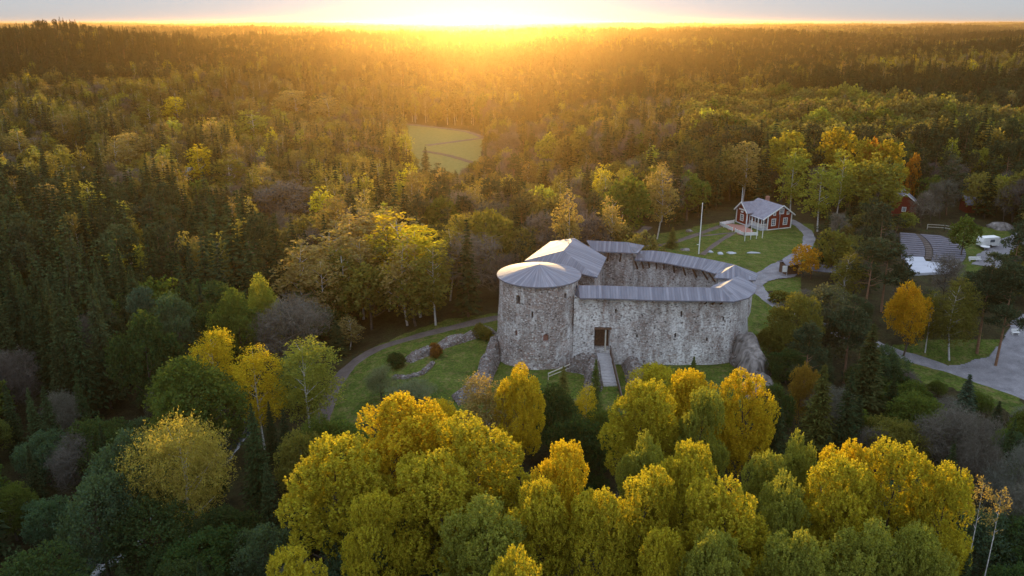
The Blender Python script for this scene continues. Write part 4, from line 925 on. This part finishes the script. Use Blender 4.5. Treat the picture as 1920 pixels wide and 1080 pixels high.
PL = [
 ('weeping_birch', 322, 797, 14.4, 195, (.31, .27, .065), 'large weeping birch with golden top and pale forked trunk, lower left'),
 ('broadleaf', 218, 835, 13, 130, BG, 'dark blue-green leaning willow left of the weeping birch'), ('broadleaf', 170, 900, 12, 130, BG, 'dark willow mass at the lower left under the leaning one'),
 ('broadleaf', 365, 690, 14, 165, GR, 'broad green alder above the weeping birch'), ('birch', 398, 620, 15, 72, YE, 'golden round-topped birch above the broad green alder'),
 ('birch', 475, 648, 15, 78, YE, 'golden pointed birch left of the pale green one'), ('birch', 568, 635, 15, 100, GY, 'pale green birch with yellow top beside the left lawn'),
 ('bare_tree', 535, 562, 14, 130, TW, 'grey leafless tree behind the pale green birch'), ('broadleaf', 492, 530, 15, 58, GY, 'small yellow-topped alder over the leafless tree'),
 ('broadleaf', 440, 560, 15, 90, GR, 'green alder left of the leafless tree'), ('pine', 262, 545, 16, 60, BG, 'bluish pine at the edge of the dark spruces'),
 ('broadleaf', 330, 560, 15, 95, BG, 'dark green alder right of the bluish pine'), ('broadleaf', 265, 605, 15, 110, DG, 'dull green alder below the bluish pine'),
 ('birch', 700, 390, 18, 135, TAN, 'highest golden birch in the clump left of the castle'), ('birch', 742, 403, 18, 115, YE, 'yellow birch on the right of the clump left of the castle'),
 ('birch', 782, 425, 17, 95, YG, 'lower yellow birch at the right edge of that clump'), ('birch', 655, 402, 18, 100, TAN, 'tan birch on the left of the clump left of the castle'),
 ('birch', 618, 426, 18, 100, TAN, 'pale golden birch standing left of the clump'), ('birch', 566, 450, 17, 95, TAN, 'pale golden birch with white trunk over the grey leafless tree'),
 ('broadleaf', 690, 500, 12, 95, OL, 'green alder under the golden birch clump'), ('broadleaf', 620, 490, 13, 100, GR, 'dull green alder below the pale golden birch'),
 ('broadleaf', 775, 500, 11, 95, OL, 'dark green alder at the right of the birch clump'), ('bare_tree', 870, 440, 13, 120, TW, 'brown leafless tree at the forest edge left of the castle'),
 ('spruce', 875, 410, 18, 60, SPR, 'dark spruce standing left above the round tower'), ('broadleaf', 915, 395, 14, 80, OL, 'brownish tree beside the dark spruce near the tower'),
 ('broadleaf', 560, 812, 11, 92, OL, 'round maple with an orange top at the left of the poplars'), ('broadleaf', 600, 780, 10, 70, GR, 'pale green tree behind the orange-topped maple'),
 ('broadleaf', 680, 982, 11, 165, BG, 'blue-green willow in front of the poplars at the bottom'), ('birch', 905, 712, 15, 85, TAN, 'thin yellow birch with grey stems left of the golden tower poplar'),
 ('broadleaf', 1048, 735, 10, 85, DG, 'dark green maple left of the footbridge'), ('broadleaf', 1080, 785, 10, 100, DG, 'dark green maple in the gap between the poplars'),
 ('spruce', 1057, 685, 8, 55, OL, 'small young spruce beside the handrail'), ('spruce', 1118, 672, 9, 38, GR, 'narrow green juniper hugging the footbridge'),
 ('birch', 1100, 722, 9, 40, YE, 'small orange-yellow tree behind the dark maple'), ('broadleaf', 1135, 770, 8, 70, GR, 'green bushy tree at the foot of the footbridge'),
 ('broadleaf', 835, 765, 9, 90, YE, 'orange-yellow low tree between the poplars and the ruined wall'), ('broadleaf', 790, 770, 8, 60, OR, 'small orange tree behind the tall golden poplar'),
 ('broadleaf', 1235, 685, 7, 78, YG, 'yellow maple close under the front wall'), ('spruce', 1302, 667, 6, 34, GR, 'small pale green conifer against the front wall'),
 ('spruce', 1548, 682, 15, 105, (.075, .08, .02), 'golden-edged spruce right of the castle rock'), ('spruce', 1462, 745, 14, 95, SPR, 'black-green spruce behind the right poplars'),
 ('broadleaf', 1452, 722, 9, 62, DG, 'dull green tree between castle rock and spruces'), ('broadleaf', 1512, 684, 9, 48, (.22, .15, .03), 'brownish orange-tinged tree left behind the golden-edged spruce'),
 ('spruce', 1640, 605, 17, 112, (.05, .058, .02), 'tall dark spruce in front of the gravel road'), ('spruce', 1600, 690, 15, 80, SPR, 'dark spruce below the tall one by the road'),
 ('broadleaf', 1550, 540, 13, 120, (.09, .10, .065), 'large grey-green willow right of the castle'), ('broadleaf', 1500, 560, 12, 80, OL, 'brownish willow beside the castle corner road'),
 ('pine', 1605, 560, 14, 80, PIN, 'grey-green pine right of the large willow'), ('pine', 1520, 610, 12, 70, PIN, 'thin-stemmed pine below the large willow'), ('broadleaf', 1568, 432, 10, 62, OL, 'rounded olive tree behind the orange maple'),
 ('pine', 1640, 450, 14, 75, PIN, 'pine screening the left end of the theatre'), ('birch', 1598, 465, 12, 45, OL, 'yellowish birch left of the theatre pine'),
 ('broadleaf', 1512, 460, 7, 46, (.42, .24, .025), 'small bright orange maple by the road bend'), ('broadleaf', 1715, 540, 12, 66, (.42, .26, .02), 'orange and yellow maple below the theatre stage'),
 ('birch', 1808, 525, 14, 64, OL, 'brownish birch with white stem right of the orange maple'), ('pine', 1868, 480, 17, 85, PIN, 'tall pine at the right edge above the turning area'),
 ('pine', 1905, 500, 17, 80, PIN, 'pine cut by the right edge of the picture'), ('birch', 1755, 545, 11, 40, OL, 'thin olive birch beside the orange maple'),
 ('broadleaf', 1815, 408, 9, 46, GR, 'round green tree right above the theatre tiers'), ('bare_tree', 1785, 480, 9, 60, TW, 'thin leafless tree beside the stage'),
 ('broadleaf', 1720, 740, 9, 90, GR, 'pale green willow below the gravel road'), ('spruce', 1820, 700, 11, 72, (.05, .075, .045), 'round dark green spruce below the turning area'),
 ('bare_tree', 1790, 768, 10, 105, TW, 'grey rounded leafless tree at the right below the road'), ('bare_tree', 1850, 790, 11, 80, TW, 'second grey leafless tree nearer the right edge'),
 ('broadleaf', 1680, 790, 8, 100, OL, 'olive shrubby tree behind the right poplars'), ('bare_tree', 1640, 805, 7, 60, TW, 'dark leafless shrub left of the olive one'),
 ('spruce', 1790, 830, 12, 70, SPR, 'dark spruce behind the rightmost poplar'),
 ('birch', 1066, 356, 19, 46, TAN, 'yellow-topped birch with white stems left of the pair behind the castle'), ('birch', 1148, 368, 17, 48, TAN, 'sparse grey birch behind the castle hall'),
 ('birch', 1240, 310, 18, 52, TAN, 'tall sparse birch at the forest edge behind the castle'), ('broadleaf', 1172, 337, 16, 88, GR, 'rounded green tree behind the castle birches'),
 ('spruce', 1262, 425, 5, 30, OL, 'small bushy conifer left of the flagpole'),
 ('poplar', 1478, 250, 20, 72, YG, 'yellow aspen left of the middle in the row beyond the house'), ('poplar', 1580, 243, 21, 66, YE, 'tallest golden aspen beyond the house'),
 ('poplar', 1626, 262, 20, 48, YE, 'golden aspen right of the tallest one beyond the house'), ('poplar', 1673, 266, 20, 62, YE, 'rightmost golden aspen beyond the house'),
 ('poplar', 1652, 292, 19, 90, GY, 'broad pale green aspen at the right of the row beyond the house'), ('birch', 1496, 278, 19, 46, GY, 'white-stemmed birch directly behind the house'),
 ('birch', 1584, 283, 19, 44, GY, 'white-stemmed birch below the tallest golden aspen'), ('birch', 1548, 308, 17, 56, GY, 'bushy green birch behind the house roof'),
 ('birch', 1402, 266, 18, 50, TAN, 'tan birch leftmost in the row beyond the house'), ('spruce', 1440, 262, 20, 46, SPR, 'dark spruce between the tan birch and the aspens'),
 ('broadleaf', 1640, 263, 20, 34, OR, 'reddish maple tucked between golden aspens'), ('broadleaf', 1713, 291, 15, 30, OR, 'small red-orange maple right of the aspens'),
 ('birch', 242, 250, 19, 50, TAN, 'orange-topped birch at the far edge of the left wood'), ('birch', 215, 256, 19, 46, TAN, 'second orange-topped birch in the left wood'),
 ('birch', 116, 208, 19, 34, TAN, 'tall birch with an orange tip, far left'), ('birch', 30, 243, 18, 46, TAN, 'pale birch close to the left edge'), ('birch', 372, 270, 18, 40, YE, 'golden-topped birch above the tiny cabin'),
 ('birch', 275, 190, 20, 34, OL, 'green birch with golden tip high in the left wood'), ('birch', 325, 182, 20, 38, YE, 'golden-tipped birch high in the left wood'), ('birch', 470, 208, 20, 60, GY, 'pale green twin birch in the left wood'),
 ('birch', 430, 290, 18, 60, OL, 'golden-tipped olive birch right of the tiny cabin'), ('birch', 545, 170, 21, 60, TAN, 'golden tree crown near the glow, left wood'), ('birch', 610, 180, 21, 55, TAN, 'second golden crown near the glow'),
 ('bare_tree', 535, 345, 15, 115, TW, 'mauve leafless tree in the middle of the left wood'),
 ('spruce', 797, 275, 16, 36, SPR, 'dark spruce at the left corner of the field'), ('bare_tree', 950, 250, 14, 50, TW, 'pinkish leafless tree right of the field'),
 ('spruce', 1020, 300, 17, 44, SPR, 'dark spruce centre right of the field'), ('spruce', 1065, 255, 18, 44, SPR, 'dark spruce with pale neighbour, centre'), ('broadleaf', 1028, 255, 15, 42, GY, 'pale rounded tree beside the central dark spruce'),
 ('spruce', 1140, 240, 19, 50, SPR, 'large dark spruce right of the centre'), ('spruce', 1185, 232, 19, 50, SPR, 'large dark spruce next to the one right of the centre'),
 ('birch', 722, 432, 16, 80, OL, 'olive birch low in the middle of the clump left of the castle'), ('birch', 672, 446, 16, 80, TAN, 'tan birch low on the left of the clump left of the castle'),
 ('birch', 812, 455, 15, 70, OL, 'olive birch at the right foot of the clump left of the castle'), ('birch', 640, 470, 15, 80, OL, 'dull birch at the left foot of the clump left of the castle'),
 ('birch', 595, 480, 15, 75, TAN, 'tan birch in front of the pale golden one left of the clump'), ('birch', 757, 448, 16, 75, TAN, 'tan birch in the heart of the clump left of the castle'),
 ('birch', 840, 420, 15, 60, OL, 'slender brown birch between the clump and the dark spruce'), ('pine', 1672, 455, 13, 70, PIN, 'dark pine overlapping the left edge of the theatre tiers'),
 ('pine', 1700, 478, 11, 45, PIN, 'small pine before the left end of the stage'),
 ('bush', 818, 645, 2.0, 24, (.2, .10, .03), 'round reddish-brown bush on the broad rubble wall'), ('bush', 743, 665, 2.2, 30, DG, 'dark green bush at the left end of the broad rubble wall'),
 ('bare_tree', 712, 690, 5, 52, (.13, .15, .07), 'grey-green willow bush low on the left lawn'), ('bare_tree', 770, 718, 4.5, 80, (.12, .14, .07), 'spreading dark willow bush below the left lawn'),
 ('bush', 905, 612, 2.2, 34, OL, 'brown bush beside the foot of the tower wall'), ('bush', 1398, 648, 2, 22, GY, 'small yellow-green bush on the castle rock'),
 ('broadleaf', 1450, 620, 5, 50, OL, 'brown thicket below the castle corner'), ('broadleaf', 1480, 660, 5, 60, DG, 'dark scrub right of the castle rock'), ('bush', 1462, 545, 2.5, 40, OL, 'brown hedge bush beside the gravel yard'),
]
for e in PL:
    if e[0] == 'poplar': e = (*e[:5], tuple(a*(1-.45)+b*.45 for a, b in zip(e[5], (.15, .125, .04))), e[6])
    at_top(e[0], *e[1:6], e[6], 'trees beyond the castle' if e[2] < 500 else 'trees round the castle hill')
for x, y, lb_ in ((1846, 897, 'left of two slim white birch stems at the lower right'), (1880, 917, 'right of two slim white birch stems at the lower right')):
    o = at_top('slim_birch', x, y, 16, 34, TAN, lb_, 'slim birches at the lower right'); 
#@@FILL@@
# ------------------------------------------------------------------ forest filling in between
CLEAR = [ # sight lines kept open: (pixel outline, hide-if-nearer-than Y)
 ([(610, 800), (632, 700), (700, 650), (800, 608), (935, 585), (935, 690), (880, 790)], 999),
 ([(925, 440), (1430, 440), (1435, 740), (880, 780)], 113),
 ([(1200, 480), (1225, 445), (1300, 425), (1370, 375), (1500, 375), (1530, 430), (1525, 480), (1440, 530), (1425, 575)], 999),
 ([(1410, 545), (1480, 585), (1480, 640), (1410, 640)], 999),
 ([(1675, 440), (1820, 440), (1820, 520), (1690, 520)], 999), ([(1820, 440), (1890, 440), (1880, 500), (1830, 505)], 999),
 ([(1665, 655), (1870, 655), (1925, 600), (1925, 750), (1800, 720)], 999),
 ([(762, 236), (905, 240), (905, 290), (868, 312), (815, 305), (775, 280)], 999),
 ([(1668, 372), (1705, 372), (1705, 392), (1668, 392)], 230), ([(1790, 378), (1850, 378), (1850, 392), (1790, 392)], 260),
 ([(1380, 375), (1490, 375), (1495, 430), (1380, 440)], 200), ([(340, 322), (370, 322), (370, 340), (340, 340)], 999), ([(130, 298), (175, 298), (175, 318), (130, 318)], 999),
 ([(1430, 510), (1540, 500), (1540, 530), (1440, 545)], 999), ([(1490, 425), (1530, 430), (1530, 480), (1490, 500)], 999)]
ROADW = []
for o in list(col.objects):
    if o.name.split('.')[0] in ('road', 'path', 'stream', 'meadow', 'terrace'):
        co_ = np.empty(len(o.data.vertices)*3, np.float32); o.data.vertices.foreach_get('co', co_); ROADW.append(co_.reshape(-1, 3)[::2, :2])
ROADW = np.concatenate(ROADW); occ = set((int(a//2), int(b//2)) for a, b in ROADW)
TA = np.array([t for t in TREES])
castlepoly = [(-5, 108), (40, 108), (42, 130), (30, 138), (5, 145), (-4, 135)]
housep = [(58, 188), (76, 192), (78, 214), (56, 212)]; theatre = [(PT(*q).x, PT(*q).y) for q in ((1670, 525), (1820, 525), (1840, 430), (1700, 425))]
def palette(kind, X, Y):
    v = random.uniform(.78, 1.25); c = {'spruce': SPR, 'pine': PIN, 'bare_tree': TW, 'birch': random.choice([TAN, OL, GY, GY, TAN, YG]), 'broadleaf': random.choice([GR, OL, GR, GY]), 'poplar': random.choice([GY, YG])}[kind]
    if kind == 'broadleaf' and Y < 140: c = random.choice([DG, BG, GR, DG])
    if kind == 'spruce': v = random.uniform(.8, 1.5)
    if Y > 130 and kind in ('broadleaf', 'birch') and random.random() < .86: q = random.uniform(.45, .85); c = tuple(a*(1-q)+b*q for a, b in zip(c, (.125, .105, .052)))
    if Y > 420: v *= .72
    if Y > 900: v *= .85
    return tuple(min(.9, k*v*random.uniform(.93, 1.07)) for k in c)
def zone(X, Y):
    r = random.random(); ang = X/Y
    def pick(*L):
        a = 0
        for k, p, h0, h1 in L:
            a += p
            if r < a: return k, random.uniform(h0, h1)
        return L[0][0], random.uniform(L[0][2], L[0][3])
    if Y < 100:
        if X < -8: return pick(('broadleaf', .5, 6, 11), ('bare_tree', .1, 6, 9), ('spruce', .4, 9, 15))
        if X > 35: return pick(('spruce', .35, 10, 15), ('bare_tree', .35, 8, 12), ('broadleaf', .3, 5, 9))
        return pick(('broadleaf', .7, 3, 6), ('bare_tree', .3, 4, 7))
    if X < -12 and Y < 135: return pick(('spruce', .72, 14, 21), ('broadleaf', .22, 9, 14), ('bare_tree', .06, 8, 12)) if X < -38 else pick(('broadleaf', .55, 8, 13), ('spruce', .2, 10, 15), ('birch', .25, 10, 15))
    if X < -30 and Y < 240 and ang < -.30: return pick(('spruce', .84, 17, 25), ('pine', .1, 17, 22), ('birch', .06, 15, 20))
    if ang < -.12 and Y < 420: return pick(('spruce', .45, 15, 22), ('birch', .32, 14, 20), ('bare_tree', .13, 11, 15), ('broadleaf', .10, 12, 16))
    if ang < .22 and Y < 420: return pick(('spruce', .34, 13, 20), ('bare_tree', .2, 10, 15), ('broadleaf', .22, 10, 15), ('birch', .12, 12, 18), ('pine', .12, 13, 18))
    if X > 40 and Y < 175: return pick(('pine', .3, 10, 15), ('broadleaf', .3, 5, 10), ('bare_tree', .25, 6, 10), ('spruce', .15, 10, 15))
    if Y < 240: return pick(('pine', .3, 12, 18), ('broadleaf', .25, 10, 14), ('bare_tree', .2, 9, 13), ('spruce', .25, 14, 19))
    if ang > .2 and 270 < Y < 430+60*math.sin(X*.02): return pick(('broadleaf', .82, 13, 18), ('birch', .1, 13, 18), ('spruce', .08, 15, 20))
    if Y < 420: return pick(('spruce', .42, 16, 22), ('birch', .14, 14, 18), ('broadleaf', .14, 13, 16), ('pine', .3, 14, 19))
    p = math.sin(X*.009+Y*.006)+math.sin(Y*.013-X*.004+1)
    if p < -.6: return pick(('spruce', .75, 19, 26), ('pine', .25, 17, 23))
    if X < -300 and Y < 1100: return pick(('spruce', .8, 15, 22), ('pine', .15, 15, 20), ('birch', .05, 14, 18))
    if p > 1.0: return pick(('birch', .45, 15, 21), ('broadleaf', .2, 13, 18), ('spruce', .25, 17, 23), ('bare_tree', .10, 14, 17))
    return pick(('spruce', .5, 16, 23), ('pine', .28, 15, 21), ('birch', .14, 15, 20), ('broadleaf', .08, 13, 17))
WR = dict(spruce=(.24, .34), pine=(.3, .4), birch=(.26, .36), broadleaf=(.55, .8), bare_tree=(.45, .6), poplar=(.3, .4))
cand = []
Yc = 40.; 
while Yc < 1250:
    st = 5.0 if Yc < 260 else (6.0 if Yc < 480 else 7.4); half = Yc*.70+14
    for Xc in np.arange(-half, half, st): cand.append((Xc+random.uniform(-.42, .42)*st, Yc+random.uniform(-.42, .42)*st))
    Yc += st
cand = [(x, y) for x, y in cand if not ((int(x//2), int(y//2)) in occ or (int(x//2)+1, int(y//2)) in occ or (int(x//2)-1, int(y//2)) in occ)]
X = np.array([c[0] for c in cand]); Y = np.array([c[1] for c in cand])
bad = grass_at(X, Y) > 0
for pp in (castlepoly, housep, theatre): bad |= inside(pp, X, Y)
for t in TREES: bad |= (X-t[0])**2+(Y-t[1])**2 < (t[3]*.42+.8)**2
idx = np.where(~bad)[0]; X = X[idx]; Y = Y[idx]
kh = [zone(x, y) for x, y in zip(X, Y)]; K = [k for k, _ in kh]; H = np.array([h for _, h in kh]); Wd = np.array([h*random.uniform(*WR[k]) for k, h in kh])
Z = terrain(X, Y); H = H*(1+np.where(Y > 240, .2, .06)*np.sin(X*.045+Y*.03)*np.cos(Y*.038-X*.02))
lowz = (np.abs(X-3) < 26) & (Y > 120) & (Y < 300); H = np.where(lowz, np.minimum(H, 11+.058*(Y-130)-Z), H)   # the sun comes in over these onto the castle roofs
def blocked(H):
    b = np.zeros(len(X), bool); hit = np.zeros(len(X), bool)
    for f in (.1, .35, .6, .85, 1.0):
        for s in (-.4, 0, .4):
            px_, py_ = proj(X+s*Wd*(1.1-f*.6), Y, Z+H*f)
            for poly, yl in CLEAR: b |= inside(poly, px_, py_) & (Y < yl)
            if f >= .6:
                for t in TREES:
                    m = (Y < t[1]-1) & (np.abs(px_-t[4]) < t[6]*.45) & (py_ > t[5]-2) & (py_ < t[5]+min(95, t[2]*FPX/t[1]*.55))
                    b |= m
    return b
b1 = blocked(H)
for sc_ in (.65, .42):
    H = np.where(b1, H*(.65), H); b1 = blocked(H)
keep = ~b1 & (H > 2.2)
# too-low centre gap rows: never taller than the yellow poplars' sight line
X, Y, H, Wd, Z = X[keep], Y[keep], H[keep], Wd[keep], Z[keep]; K = [k for k, q in zip(K, keep) if q]
Wd = np.minimum(Wd, H*.95)
px_, py_ = proj(X, Y, Z+H); vis = (px_ > -60) & (px_ < 1980) & (py_ < 1120)
order = np.argsort(Y); count = {k: sum(1 for o in col.objects if o.get('category') == CAT[k]) for k in CAT}; rest = []; KW = dict(spruce='dark spruce', pine='grey-green pine', birch='pale-stemmed birch', broadleaf='rounded green tree', bare_tree='leafless brownish tree')
def where(X, Y):
    a = X/Y
    if Y < 100: return 'in the dark thicket near the camera, left of the poplars' if X < 0 else ('in the shaded scrub behind the poplars' if X < 35 else 'in the dark scrub at the lower right')
    if a < -.25: return 'in the dense wood on the left' if Y < 200 else 'deeper in the wood on the left'
    if a < -.05: return 'at the wood edge beyond the left lawn' if Y < 200 else 'in the valley wood left of the field'
    if a < .18: return 'in the wood straight behind the castle'
    if Y < 215: return 'among the paths and clearings right of the castle'
    return 'in the wood beyond the red house'
for i in order:
    k = K[i]
    if vis[i] and count[k] < 290 and Y[i] < 420:
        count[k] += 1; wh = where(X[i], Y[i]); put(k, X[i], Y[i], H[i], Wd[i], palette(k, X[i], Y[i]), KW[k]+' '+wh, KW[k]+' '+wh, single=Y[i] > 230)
    elif px_[i] > -400 and px_[i] < 2320: rest.append(i)
for k in KW:      # make sure every kind has single-mesh trees among the farther ones
    rk = [i for i in rest if K[i] == k and vis[i] and Y[i] > 200][:2]
    for n_, i in enumerate(rk):
        rest.remove(i); wh = where(X[i], Y[i]); put(k, X[i], Y[i], H[i], Wd[i], palette(k, X[i], Y[i]), KW[k]+' '+wh, KW[k]+' '+wh, lod='mid', vi=n_, single=True)
# everything farther: one mass
fx = [X[rest]]; fy = [Y[rest]]; fk = [K[i] for i in rest]; fh = [H[rest]]; fw = [Wd[rest]]
def band(y0, y1, n, grow):
    yy = np.sqrt(rng.uniform(y0**2, y1**2, n)); xx = rng.uniform(-.78, .78, n)*yy; kh = [zone(a, b) for a, b in zip(xx, yy)]
    hh = np.array([h for _, h in kh]); fx.append(xx); fy.append(yy); fh.append(hh); fk.extend([k for k, _ in kh]); fw.append(np.array([h*random.uniform(*WR[k]) for k, h in kh])*grow)
band(1250, 2200, 26000, 1.3); band(2200, 4500, 30000, 2.2); band(4500, 10500, 42000, 4.5)
fx, fy, fh, fw = map(np.concatenate, (fx, fy, fh, fw)); fz = terrain(fx, fy); fh = np.minimum(fh, np.maximum(56.5-fz, 9))
far_protos = []; sel = np.zeros(len(fx), np.int32); tint = np.zeros((len(fx), 3), np.float32)
pro = {}
for k in ('spruce', 'pine', 'birch', 'broadleaf', 'bare_tree'):
    pro[k] = []
    for v in VAR[k, 'mid'][:2]:
        o = next((o for o in col.objects if o.type == 'MESH' and o.data == v['both']), None)
        if o is None: continue
        pro[k].append(len(far_protos)); far_protos.append((o, v))
scl = np.zeros((len(fx), 3), np.float32)
for i, k in enumerate(fk):
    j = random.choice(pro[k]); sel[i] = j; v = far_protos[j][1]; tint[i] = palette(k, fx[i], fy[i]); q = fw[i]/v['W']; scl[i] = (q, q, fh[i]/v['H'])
me = bpy.data.meshes.new('distant_forest'); me.vertices.add(len(fx)); me.vertices.foreach_set('co', np.stack([fx, fy, fz], 1).astype(np.float32).ravel())
for nm, ty, arr, key in (('variant', 'INT', sel, 'value'), ('tint', 'FLOAT_VECTOR', tint, 'vector'), ('tree_scale', 'FLOAT_VECTOR', scl, 'vector'), ('spin', 'FLOAT', rng.uniform(0, 6.28, len(fx)).astype(np.float32), 'value')):
    a = me.attributes.new(nm, ty, 'POINT'); a.data.foreach_set(key, arr.ravel())
fo = link('distant_forest', me, kind='stuff', label='mixed spruce and autumn birch forest stretching to the horizon')
ng = bpy.data.node_groups.new('forest', 'GeometryNodeTree'); ng.interface.new_socket('Geometry', in_out='INPUT', socket_type='NodeSocketGeometry'); ng.interface.new_socket('Geometry', in_out='OUTPUT', socket_type='NodeSocketGeometry')
gi = ng.nodes.new('NodeGroupInput'); go = ng.nodes.new('NodeGroupOutput'); jn = ng.nodes.new('GeometryNodeJoinGeometry')
def named(n, ty):
    a = ng.nodes.new('GeometryNodeInputNamedAttribute'); a.data_type = ty; a.inputs[0].default_value = n; return a.outputs[0]
va, sa, ra = named('variant', 'INT'), named('tree_scale', 'FLOAT_VECTOR'), named('spin', 'FLOAT')
cx_ = ng.nodes.new('ShaderNodeCombineXYZ'); ng.links.new(ra, cx_.inputs[2])
for j, (o, v) in enumerate(far_protos):
    cm = ng.nodes.new('FunctionNodeCompare'); cm.data_type = 'INT'; cm.operation = 'EQUAL'; cm.inputs[3].default_value = j; ng.links.new(va, cm.inputs[2])
    oi = ng.nodes.new('GeometryNodeObjectInfo'); oi.inputs[0].default_value = o; oi.transform_space = 'ORIGINAL'
    ip = ng.nodes.new('GeometryNodeInstanceOnPoints'); ng.links.new(gi.outputs[0], ip.inputs[0]); ng.links.new(cm.outputs[0], ip.inputs[1]); ng.links.new(oi.outputs['Geometry'], ip.inputs[2])
    ng.links.new(cx_.outputs[0], ip.inputs['Rotation']); ng.links.new(sa, ip.inputs['Scale']); ng.links.new(ip.outputs[0], jn.inputs[0])
ng.links.new(jn.outputs[0], go.inputs[0]); md = fo.modifiers.new('forest', 'NODES'); md.node_group = ng
print('INDIV', count, 'REST', len(fx), 'protos', len(far_protos))

# ------------------------------------------------------------------ evening haze
m, t = mat('haze_air'); pv = N(t, 'ShaderNodeVolumePrincipled'); pv.inputs['Density Attribute'].default_value = ''
pv.inputs['Color'].default_value = (.80, .53, .22, 1); pv.inputs['Density'].default_value = .85e-4; pv.inputs['Anisotropy'].default_value = .85
o_ = t.nodes.new('ShaderNodeOutputMaterial'); t.links.new(pv.outputs[0], o_.inputs['Volume'])
zt = max(CAMZ+6, float((fz+fh*1.02)[fy > 0].max())+1.5)
hz = mk('haze', [(-14000, -60, -24), (14000, -60, -24), (14000, 11500, -24), (-14000, 11500, -24), (-14000, -60, zt), (14000, -60, zt), (14000, 11500, zt), (-14000, 11500, zt)],
        [(3, 2, 1, 0), (4, 5, 6, 7), (0, 1, 5, 4), (1, 2, 6, 5), (2, 3, 7, 6), (3, 0, 4, 7)], m); link('haze', hz, kind='stuff', label='golden evening haze in the air over the forest')
